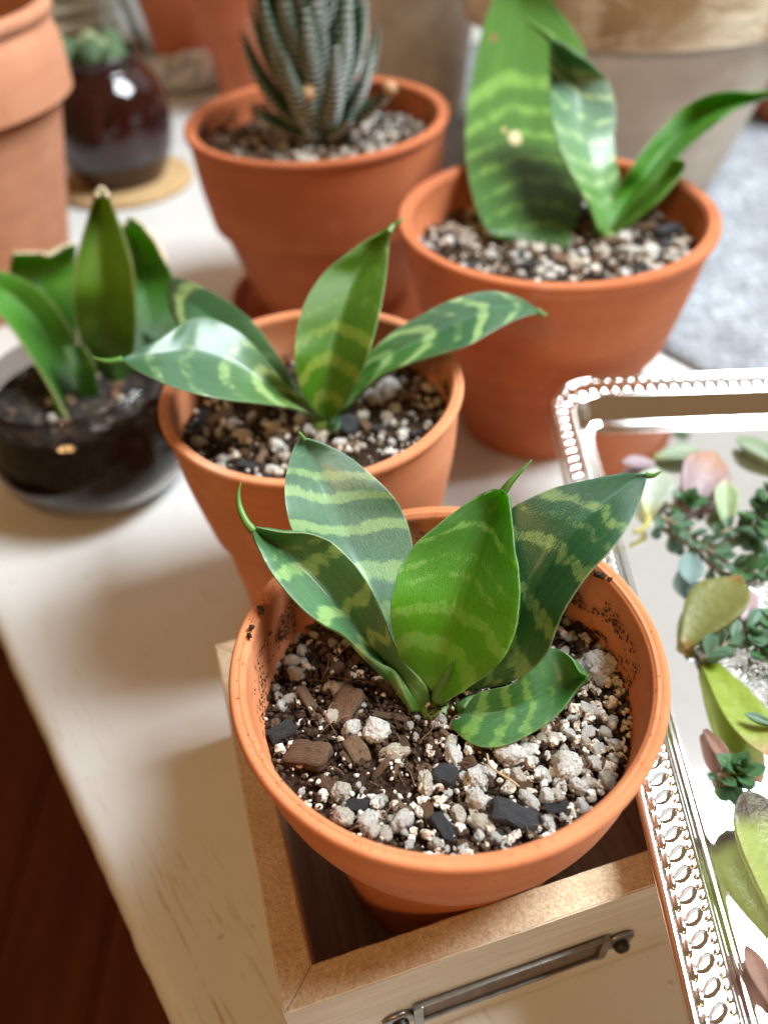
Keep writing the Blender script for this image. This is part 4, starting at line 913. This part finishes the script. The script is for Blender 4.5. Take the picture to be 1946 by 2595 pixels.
SM = dict(mauve=succ_mat('succ_mauve', (.32, .24, .23), (.34, .25, .27), (.28, .20, .22)), mauve_o=succ_mat('succ_mauve_orange', (.33, .29, .31), (.33, .24, .25), (.38, .16, .05), .1, .50),
          grey=succ_mat('succ_grey_green', (.24, .26, .08), (.25, .32, .20), (.20, .27, .14)), pale=succ_mat('succ_pale', (.40, .36, .08), (.42, .48, .38), (.42, .46, .36), .35, .8),
          green=succ_mat('succ_green', (.06, .13, .02), (.060, .150, .050), (.05, .13, .06)), blue=succ_mat('succ_blue', (.16, .23, .20), (.19, .28, .26), (.12, .19, .18)),
          olive=succ_mat('succ_olive', (.26, .16, .02), (.22, .23, .07), (.32, .14, .04), .12, .88, tr=.3), bluegreen=succ_mat('succ_blue_green', (.08, .14, .04), (.095, .185, .105), (.06, .15, .10)),
          chart=succ_mat('succ_chartreuse', (.22, .33, .02), (.29, .38, .05), (.45, .25, .15), .2, .72, tr=.3), dry=succ_mat('succ_dried', (.16, .07, .05), (.22, .12, .085), (.14, .06, .045), tr=.05, rough=.7),
          brownt=succ_mat('succ_brown_tip', (.28, .30, .03), (.32, .37, .10), (.07, .04, .03), .12, .70, tr=.25, tipp=.86), buff=succ_mat('succ_buff_tip', (.14, .26, .08), (.30, .40, .20), (.50, .42, .30), .3, .78),
          pink=succ_mat('succ_pink', (.40, .30, .30), (.48, .34, .36), (.36, .30, .30)))
PL = {k: plump('leaf', m_, w=.44, th=.16, tip=1.0) for k, m_ in SM.items()}
PLW = {k: plump('leaf', SM[k], w=.56, th=.15, tip=1.05, neck=.22) for k in ('mauve_o', 'olive', 'pale', 'blue', 'green', 'bluegreen', 'brownt')}
PLN = {'chart': plump('leaf', SM['chart'], w=.34, th=.07, neck=.42, tip=.8, curl=.05), 'grey': plump('leaf', SM['grey'], w=.36, th=.16, curl=.03), 'brownt': plump('leaf', SM['brownt'], w=.52, th=.14, neck=.6, tip=.6, curl=.16)}
def cut_leaf(label, me, p0, p1, wmul=1.0, lift=.0015, tilt=.06, roll=0.0, name='succulent_leaf', group='loose succulent leaves on the tray', lift1=None):
    z0_ = TFLOOR + lift; a = at_z(*p0, z0_); b = at_z(*p1, z0_ + (0 if lift1 is None else lift1)); d = b - a; L = float(np.linalg.norm(d))
    az = math.atan2(d[1], d[0]); el = math.atan2(d[2], np.hypot(d[0], d[1])) + tilt * (lift1 is None)
    o = obj(name, me, None, a, None, (L, L * wmul, L)); o.rotation_mode = 'XYZ'
    o.rotation_euler = (Matrix.Rotation(az, 3, 'Z') @ Matrix.Rotation(-el, 3, 'Y') @ Matrix.Rotation(roll, 3, 'X')).to_euler(); return tag(o, label, 'leaf', group)
cut_leaf('dusky mauve leaf tucked in the far corner of the tray', PL['mauve'], (1660, 1178), (1572, 1182), 1.2, .0010)
cut_leaf('pale grey-green pointed leaf lying across the far end of the tray', PLN['grey'], (1655, 1165), (1772, 1152), 1.3, .0010)
cut_leaf('large mauve leaf with orange tip near the far end of the tray', PLW['mauve_o'], (1738, 1300), (1800, 1158), 1.0, .0010, roll=.25, lift1=0.0021)
cut_leaf('pale silvery leaf with yellow stalk beside the tip of the sharp plant', PLW['pale'], (1640, 1312), (1662, 1196), 1.0, .0010, lift1=0.0014)
cut_leaf('upright green leaf with buff tip in the middle of the tray', PL['buff'], (1838, 1338), (1834, 1222), 1.0, .0010, lift1=0.0042)
cut_leaf('small powdery blue leaf lying alone on the bare tray', PL['blue'], (1750, 1402), (1742, 1494), 1.1, .0010)
cut_leaf('broad translucent olive leaf with brown ends', PLW['olive'], (1736, 1646), (1876, 1476), 1.0, .0010, roll=-.3, lift1=0.0035)
cut_leaf('small pinkish leaf right of the olive leaf', PL['pink'], (1890, 1588), (1884, 1498), 1.1, .0010)
cut_leaf('long chartreuse leaf with pink end, the brightest on the tray', PLN['chart'], (1792, 1682), (1962, 1935), 1.0, .0010, lift1=0.0035)
cut_leaf('shrivelled dark brown leaf beside the chartreuse leaf', PL['dry'], (1782, 1850), (1846, 1946), .7, .0010, lift1=0.0014)
cut_leaf('small pointed green leaf lying over the chartreuse leaf', PL['bluegreen'], (1965, 1842), (1880, 1815), .75, .0065)
cut_leaf('large pale leaf with dried brown tip at the right edge of the tray', PLN['brownt'], (2010, 2360), (1868, 2020), 1.0, .0010, lift1=0.0042, roll=.2)
cut_leaf('dark green leaf above the brown tipped leaf', PL['green'], (1985, 2040), (1918, 2060), 1.2, .0010)
cut_leaf('withered yellow-brown leaf at the near end of the tray', PL['dry'], (1962, 2560), (1880, 2400), .8, .0010)
cut_leaf('pale leaf at the far right of the tray, pointing left', PLN['grey'], (1985, 1190), (1862, 1118), 1.2, .0010)
v, f = tube(spline(np.array([at_z(x, y, TFLOOR + z) for x, y, z in ((1641, 1308, .004), (1640, 1325, .0035), (1625, 1342, .003), (1604, 1348, .003))]), 12), np.linspace(.0012, .0007, 12), 8)
tag(mobj('leaf_stalk', v, f, simple('yellow_stalk', (.38, .34, .08), .5)), 'curved yellowish stalk below the pale silvery leaf', 'stalk')
M_twig = simple('green_brown_twig', (.18, .13, .07), .7, var=.3, scale=300)
def sprig(label, path, leaf_key, size, n, z=.004, rad=.0009, spread=.9, name='succulent_sprig', rosette=0, wm=1.3):
    z = .0016; P_ = np.array([at_z(x, y, TFLOOR + z + (k % 2) * .0008) for k, (x, y) in enumerate(path)]); o0 = P_[0]; C_ = spline(P_, 24)
    T_ = thing(name, label, 'cutting', tuple(o0), 0, 'succulent sprigs on the tray')
    v, f = tube(C_ - o0, np.linspace(1, .6, 24) * rad, 8); mobj('stem', v, f, M_twig, T_)
    for i in range(n):
        t = (i + .5) / n; p = C_[int(t * 23)]; q = C_[min(23, int(t * 23) + 1)] - C_[max(0, int(t * 23) - 1)]; az = math.atan2(q[1], q[0]) + (1 if i % 2 else -1) * spread * random.uniform(.6, 1.2); el = random.uniform(.0, .85); sz = size * .86 * random.uniform(.75, 1.15)
        l = obj('leaf', (PLW.get(leaf_key) or PL[leaf_key]), T_, p - o0, None, (sz, sz * wm * .8, sz * 1.3)); l.rotation_euler = (Matrix.Rotation(az, 3, 'Z') @ Matrix.Rotation(-el, 3, 'Y') @ Matrix.Rotation(random.uniform(-.4, .4), 3, 'X')).to_euler()
    for i in range(rosette):
        az = i * 2.4; el = .25 + 1.1 * i / rosette; sz = size * (1.1 - .6 * i / rosette); l = obj('leaf', (PLW.get(leaf_key) or PL[leaf_key]), T_, C_[-1] - o0 + np.array([0, 0, i * .0003]), None, (sz, sz * wm * .75, sz))
        l.rotation_euler = (Matrix.Rotation(az, 3, 'Z') @ Matrix.Rotation(-el, 3, 'Y')).to_euler()
    return T_
sprig('small round green rosette cutting beside the mauve orange-tipped leaf', [(1690, 1282), (1715, 1284), (1742, 1282)], 'green', .0066, 2, .004, rosette=9)
sprig('dark green leafy sprig trailing across the middle of the tray', [(1672, 1312), (1720, 1335), (1770, 1375), (1815, 1410), (1862, 1440)], 'bluegreen', .0068, 14, .004)
sprig('short green sprig near the right edge above the olive leaf', [(1858, 1432), (1890, 1450), (1930, 1455), (1962, 1445)], 'green', .0074, 9, .004)
sprig('dense dark green cutting at the right edge of the tray', [(1985, 1240), (1950, 1270), (1925, 1300), (1905, 1335)], 'green', .0090, 14, .005)
sprig('green sprig joining the upright leaf in the middle', [(1790, 1375), (1830, 1350), (1870, 1340), (1905, 1345)], 'bluegreen', .0064, 8, .004)
sprig('blue-green leafy cutting between olive and chartreuse leaves', [(1775, 1672), (1805, 1655), (1850, 1625), (1892, 1600), (1930, 1640)], 'bluegreen', .0100, 10, .004)
sprig('green cutting at the right edge beside the engraved pattern', [(1985, 1580), (1950, 1600), (1925, 1630), (1932, 1672)], 'green', .0092, 9, .005)
sprig('small bright green rosette below the shrivelled leaf', [(1818, 1968), (1838, 1965), (1866, 1962)], 'green', .0062, 6, .004, rosette=10)

# ------------------------------------------------------------------ spiky dark succulent (far pot)
def haw_mat():
    t = NT('haworthia_green'); n = t.noise(t.tc(), 160, 4); t.set(color=t.mix(n, (.010, .035, .014), (.028, .075, .028)), rough=.6, spec=.2); return t.m
M_haw = haw_mat(); M_ridge = simple('white_ridge', (.72, .74, .70), .7, var=.2, scale=300); M_drytip = simple('dry_tip', (.42, .25, .12), .8, var=.2)
hc = mix_h.hit(815, 345); hw = thing('striped_succulent', 'spiky dark green succulent with white ridged leaves', 'plant', tuple(hc), 0)
def haw_leaf(az, tilt0, tilt1, Lg, wd, zb_, rb_, cut=1.0, dry=False):
    n, m = 20, 14; P_ = [np.array([math.cos(az) * rb_, math.sin(az) * rb_, zb_])]
    for i in range(1, n):
        tl = tilt0 + (tilt1 - tilt0) * i / n; P_.append(P_[-1] + Lg / (n - 1) * np.array([math.cos(az) * math.sin(tl), math.sin(az) * math.sin(tl), math.cos(tl)]))
    P_ = np.array(P_); V = []; F = []; side = np.array([-math.sin(az), math.cos(az), 0]); fr = []
    for i in range(n):
        t = i / (n - 1) * cut; T_ = P_[min(i + 1, n - 1)] - P_[max(i - 1, 0)]; T_ /= np.linalg.norm(T_); out = np.cross(side, T_); out = out if out @ np.array([math.cos(az), math.sin(az), .0]) > 0 else -out
        w_ = wd * .5 * (.75 + .35 * math.sin(min(t * 2.2, 1.57))) * max(.03, 1 - t ** 2.2); fr.append((P_[i], out, w_))
        for k in range(m): a = 2 * math.pi * k / m; s = math.sin(a); V.append(P_[i] + side * w_ * math.cos(a) + out * w_ * (.75 * s if s > 0 else .28 * s))
    for i in range(n - 1):
        for k in range(m): k2 = (k + 1) % m; F.append((i * m + k, i * m + k2, (i + 1) * m + k2, (i + 1) * m + k))
    F.append(tuple((n - 1) * m + k for k in range(m)))
    o = mobj('leaf', V, F, M_haw, hw); G = Geo(); nr = int(Lg / .0030)
    for r in range(1, nr):
        x = r / nr * (n - 1); i = int(x); q = x - i; p = fr[i][0] * (1 - q) + fr[min(i + 1, n - 1)][0] * q; out = fr[i][1]; w_ = fr[i][2] * (1 - q) + fr[min(i + 1, n - 1)][2] * q
        if w_ < .0008: continue
        off = random.uniform(-.15, .15); pts = [p + side * w_ * 1.0 * math.cos(a) + out * w_ * .77 * math.sin(a) for a in np.linspace(.30 + off * .5, math.pi - .30 + off, 9)]
        v, f = tube(pts, .00042 * np.sin(np.linspace(.3, 2.84, 9)), 5); G.add(v, f)
    mobj('white_ridges', G.arr(), G.f, M_ridge, o)
    if dry:
        v, f = ico(2); mobj('dry_tip', v * fr[-1][2] * 1.1 + P_[-1], f, M_drytip, o)
for i in range(9): haw_leaf(i * .70 + .3, 1.15, .9, .026 + .005 * (i % 3), .0095, .002, .006, .8 if i % 2 else 1., dry=(i % 3 == 0))
for i in range(9): haw_leaf(i * .70 + .15, .92, .15, .050 + .006 * (i % 2), .0118, .006, .007)
for i in range(9): haw_leaf(i * .70 + .5, .70, .0, .056 + .006 * (i % 2), .0118, .015, .007)
for i in range(8): haw_leaf(i * .79 + .2, .58, -.1, .056, .0112, .030, .006)
for i in range(7): haw_leaf(i * .9, .46, -.15, .052, .0105, .048, .005)
for i in range(5): haw_leaf(i * 1.26 + .4, .36, -.2, .045, .0095, .066, .003)
haw_leaf(-1.75, .55, .3, .024, .0105, .004, .012, .62, dry=True); haw_leaf(-.75, 1.05, .9, .044, .0105, .004, .010, .7, dry=True)
v, f = tube(np.array([[0, 0, -.006], [0, 0, .02], [0, 0, .05], [0, 0, .075]]), [.006, .006, .005, .003], 12); mobj('stem', v, f, M_haw, hw)

# ------------------------------------------------------------------ glass bowl with rooted leaves
bc = at_z(190, 962, .050); bowl_xy = bc[:2]
t = NT('smoky_glass'); t.set(color=(.36, .33, .31), rough=.02, trans=1.0, ior=1.47); M_glass = t.m
t = NT('wet_soil_behind_glass'); n = t.noise(t.tc(), 190, 4, .7); t.set(color=t.mix(t.ramp(n, [(.50, 0), (.74, 1)]), (.008, .005, .004), (.17, .125, .085)), rough=.85); M_wet = t.m
bp = [(0, 0), (.026, .0), (.031, .002), (.039, .009), (.0432, .020), (.0425, .031), (.0385, .040), (.0352, .0445), (.0348, .048), (.0362, .0515), (.0368, .053), (.0358, .0540), (.0345, .0530), (.0332, .0485), (.0335, .0448), (.0362, .0398), (.0403, .031), (.0410, .020), (.0370, .0105), (.029, .0045), (0, .0035)]
v, f = lathe(smooth_profile(bp, 4), 96); tag(mobj('glass_bowl', v, f, M_glass, loc=(*bowl_xy, .0002)), 'squat smoky glass bowl planted with cut leaves', 'bowl')
sp_ = [(0, .0042), (.0285, .0052), (.0362, .0112), (.0400, .020), (.0393, .0305), (.0352, .0392), (.0325, .0420), (0, .0420)]
v, f = lathe(smooth_profile(sp_, 4), 80)
for i in range(len(v)):
    if v[i][2] > .041: v[i][2] += .0012 * nz(v[i], 180, 2.)
bm_mix = thing('potting_mix', 'dark wet soil inside the glass bowl', 'soil', (*bowl_xy, .0002), 0, 'potting mixes'); mobj('soil_body', v, f, M_wet, bm_mix)
for i in range(22):
    a = random.uniform(0, 6.28); r = .030 * math.sqrt(random.random()); sz = random.uniform(.0012, .0028); kd = random.choice(['perlite_chunk', 'perlite_chunk', 'bark_chip']); obj(kd, random.choice(MESH[kd]), bm_mix, (r * math.cos(a), r * math.sin(a), .0430), (random.random(), random.random(), random.random() * 6), (sz, sz * .8, sz * .7))
zb = .042; cut = thing('snake_plant_cuttings', 'rooted snake plant leaf cuttings with corky cut edges, glass bowl', 'plant', (*bowl_xy, zb), 0, 'snake plants'); org = np.array([*bowl_xy, zb])
bl_ = lambda n, sd, **k: leaf_mat(n, [(.3, .08, .4), (.6, .08, .5), (.8, .06, .4)], seed=sd, **{**dict(base=(.03, .12, .015), pale=(.14, .32, .03), young=(.02, .07, .01), trans=.36, transc=(.26, .52, .02), edgec=(.50, .46, .20), speck=.3, edge_w=.65, edge_u=.476), **k})
def cutl(Lp, Mp, Rp, mt, z, **k): return leaf_part(cut, org, [Dd(*p) for p in Lp], [Dd(*p) for p in Mp], [Dd(*p) for p in Rp], mt, z, *k.pop('dz', ([.001, .003, .002], [.001, .003, .002])), nv=50, **{**dict(thick=.002), **k})
cutl([(70, 780), (45, 700), (28, 630), (22, 580), (28, 550)], [(110, 790), (100, 710), (95, 640), (92, 575), (92, 548)], [(170, 790), (168, 700), (166, 620), (165, 560), (166, 526)], bl_('bowl_leaf_b', 1., base=(.06, .21, .015)), [zb + .002, zb + .022, zb + .040])
cutl([(285, 800), (262, 720), (250, 640), (248, 560), (258, 500), (280, 470)], [(330, 800), (322, 720), (312, 640), (304, 560), (297, 510), (292, 480)], [(385, 760), (392, 700), (384, 630), (362, 570), (338, 522), (305, 484)], bl_('bowl_leaf_d', 2., base=(.06, .22, .018)), [zb + .002, zb + .026, zb + .052])
cutl([(215, 815), (180, 755), (164, 690), (161, 630), (166, 560), (185, 492), (205, 432), (214, 408)], [(255, 835), (240, 760), (228, 690), (222, 630), (217, 560), (215, 492), (217, 432), (220, 408)], [(285, 812), (292, 750), (294, 695), (292, 640), (285, 570), (262, 492), (238, 432), (228, 410)], bl_('bowl_leaf_a', 3., base=(.095, .21, .010), pale=(.18, .30, .01), transc=(.36, .48, .0)), [zb - .001, zb + .027, zb + .052, zb + .074], thick=.0024)
cutl([(190, 850), (178, 780), (152, 715), (110, 650), (60, 608), (5, 585), (-40, 580)], [(140, 880), (125, 800), (95, 720), (55, 665), (10, 630), (-40, 610), (-70, 600)], [(150, 905), (112, 840), (62, 762), (10, 690), (-40, 650), (-90, 630), (-110, 620)], bl_('bowl_leaf_c', 4., base=(.07, .25, .02)), [zb, zb + .015, zb + .029, zb + .036], thick=.003, dz=([.001, .004, .003], [.002, .004, .002]))
cutl([(175, 860), (160, 800), (140, 750)], [(185, 862), (176, 800), (160, 745)], [(215, 850), (205, 790), (180, 745)], bl_('bowl_leaf_e', 5., base=(.02, .08, .01)), [zb, zb + .012, zb + .02])

M_cork = simple('corky_cut_edge', (.62, .52, .34), .85, var=.25, scale=300)
def cork(pts, r):
    P_ = spline(np.array([at_z(x * K, y * K, z) for x, y, z in pts]), 16); v, f = tube(P_ - org, r * (1 + .25 * np.sin(np.arange(16) * 2.1)), 7); mobj('cut_edge', v, f, M_cork, cut)
cork([(27, 549, zb + .0405), (60, 548, zb + .0405), (92, 547, zb + .0405), (104, 552, zb + .040), (130, 538, zb + .0405), (166, 526, zb + .0405)], .0009)
cork([(262, 492, zb + .050), (283, 472, zb + .0525), (306, 486, zb + .052), (338, 524, zb + .047), (362, 572, zb + .041)], .0008)
cork([(208, 425, zb + .073), (220, 407, zb + .0745), (233, 425, zb + .073)], .0010)

# ------------------------------------------------------------------ things further back
def px_pot(label, px, py, R, h, mat, depth_y=None, **kw):
    """px,py picture point of the base centre on the table"""
    p = at_z(px, py, 0); return pot(label, p[:2], R, h, mat, **kw), p
# tall pot at the left edge
pot('tall straight pale terracotta pot cut off by the left edge', (-.221, .460), .075, .150, MT_tall, collar=.54, rc=.985, step=.085, rb=.54, lip=.07, thick=.10)
v, f = lathe([(0, 0), (.066, 0)], 64); o = mobj('soil_surface', v, f, M_soil, loc=(-.221, .460, .128)); tag(o, 'dark soil in the tall pale pot at the left edge', 'soil', 'potting mixes')
v, f = tube(spline(np.array([(-.185, .470, .126), (-.184, .472, .150), (-.187, .475, .19)]), 8), .0012, 8); tag(mobj('dry_stalk', v, f, simple('straw', (.55, .42, .28), .8)), 'pale dry stalk standing in the tall left pot', 'stalk')
# brown glazed pot on a cork coaster
gp = at_z(256 * K, 416 * K, .006)[:2] + np.array([.0, .030])
t = NT('brown_glaze'); t.set(color=t.mix(t.noise(t.tc(), 60, 3), (.012, .0025, .002), (.032, .006, .004)), rough=.10, spec=.5, coat=.3, coatr=.05); M_glaze = t.m
v, f = lathe(smooth_profile([(0, 0), (.026, 0), (.031, .003), (.0400, .022), (.0425, .042), (.0400, .060), (.0335, .071), (.0300, .075), (.0300, .080), (.0315, .083), (.0300, .0840), (.0280, .082), (.0275, .075), (.0300, .065), (0, .064)], 4), 80); tag(mobj('glazed_pot', v, f, M_glaze, loc=(*gp, .0062)), 'round dark brown glazed pot on a cork coaster', 'pot')
v, f = lathe([(0, .006), (.0475, .006), (.049, .0045), (.049, .0005), (0, .0005)], 64); tag(mobj('coaster', v, f, simple('cork', (.50, .32, .15), .85, var=.25, scale=250, bump=.5), loc=(*gp, 0)), 'tan cork coaster under the brown glazed pot', 'coaster')
cac = thing('small_cactus', 'small fuzzy grey-green cactus cluster in the brown glazed pot', 'plant', (*gp, .070), 0)
M_cac = simple('cactus_skin', (.07, .12, .05), .8, var=.4, scale=250); M_cac2 = simple('cactus_pale', (.26, .28, .15), .9, var=.3, scale=300)
for i in range(9):
    a = i * .7; r = .006 + .013 * (i % 3) / 2; v, f = ico(3); v = v.copy()
    for q in range(len(v)): v[q] = v[q] * (1 + .10 * math.cos(9 * math.atan2(v[q][1], v[q][0])))
    mobj('stem', v * np.array([.0105, .0105, .013]) + np.array([r * math.cos(a), r * math.sin(a), .014 + .004 * (i % 2)]), f, M_cac if i % 3 else M_cac2, cac)
# big weathered pot on the cloth
pot('large weathered grey-brown pot with stained collar, back right', (.178, .573), .113, .163, MT_aged, collar=.54, rc=.945, step=.075, rb=.61, lip=.05, zb=.0052, cmat=M_crust)
pot('small terracotta pot at the right edge behind the weathered pot', (.345, .660), .050, .085, MT_right, collar=.6, rc=.93, step=.06, rb=.66, zb=.0052)
pot('beige clay pot with cream rim behind the spiky succulent', (.052, .735), .055, .118, simple('beige_clay', (.46, .39, .31), .85, var=.25, scale=40), collar=.28, rc=.97, step=.05, rb=.70, zb=.0002)
pot('terracotta pot with pale streaks behind the spiky succulent, left', (-.070, .80), .070, .150, MT_back, collar=.62, rc=.95, step=.06, rb=.70)
pot('darker terracotta pot farthest back, partly hidden by another pot', (-.165, .96), .058, .125, MT_back, collar=.6, rc=.95, step=.06, rb=.68)
# shallow pale dish of white pebbles
dp = at_z(415 * K, 158 * K, .006)[:2]; v, f = lathe(smooth_profile([(0, .001), (.040, .001), (.050, .006), (.054, .012), (.052, .0125), (.046, .007), (0, .004)], 4), 64)
dish = tag(mobj('dish', v, f, simple('pale_glaze', (.55, .57, .58), .3), loc=(*dp, 0)), 'shallow pale grey dish left of the streaked terracotta pot', 'dish')
peb = thing('pebbles', 'heap of whitish pebbles in the shallow grey dish', 'pebbles', (*dp, .005), 0); M_peb = simple('white_pebble', (.66, .66, .66), .5, var=.2)
pm = mesh_data('pebble', ico(2)[0], ico(2)[1], M_peb)
for i in range(34):
    a = random.uniform(0, 6.28); r = .042 * math.sqrt(random.random()); s = random.uniform(.005, .010); obj('pebble', pm, peb, (r * math.cos(a), r * math.sin(a), .004 + .010 * (1 - r / .042)), (random.random() * 3, random.random() * 3, 0), (s, s * .8, s * .6))
# stack of cream saucers, and a clear jar with a green stem
cp = at_z(150 * K, 95 * K, 0)[:2]; M_cream = simple('cream_glaze', (.66, .63, .50), .35, var=.08)
v, f = lathe(smooth_profile([(0, 0), (.040, 0), (.056, .006), (.062, .014), (.060, .0145), (.053, .0085), (.038, .004), (0, .004)], 4), 64); me_s = mesh_data('saucer', v, f, M_cream)
for i, w in enumerate(('bottom', 'second from bottom', 'middle', 'second from top', 'top')): tag(obj('saucer', me_s, None, (cp[0], cp[1], .0002 + i * .0165)), 'cream saucer in the far left stack, ' + w, 'saucer', 'stacked cream saucers')
jp = at_z(300 * K, 128 * K, 0)[:2]; t = NT('clear_glass'); t.set(color=(.90, .93, .95), rough=.02, trans=1., ior=1.45); M_clear = t.m
v, f = lathe(smooth_profile([(0, 0), (.024, 0), (.027, .003), (.0275, .02), (.0275, .10), (.0278, .108), (.0265, .108), (.026, .10), (.0258, .02), (.023, .006), (0, .005)], 3), 64); tag(mobj('glass_jar', v, f, M_clear, loc=(*jp, .0002)), 'clear glass jar holding a green stem, far left', 'jar')
v, f = tube(spline(np.array([(jp[0] + .008, jp[1], .008), (jp[0] - .001, jp[1], .05), (jp[0] - .012, jp[1], .11), (jp[0] - .02, jp[1], .15)]), 12), np.linspace(.0045, .003, 12), 10); tag(mobj('plant_stem', v, f, simple('jar_stem', (.16, .19, .03), .5)), 'olive green stem leaning in the clear glass jar', 'stem')
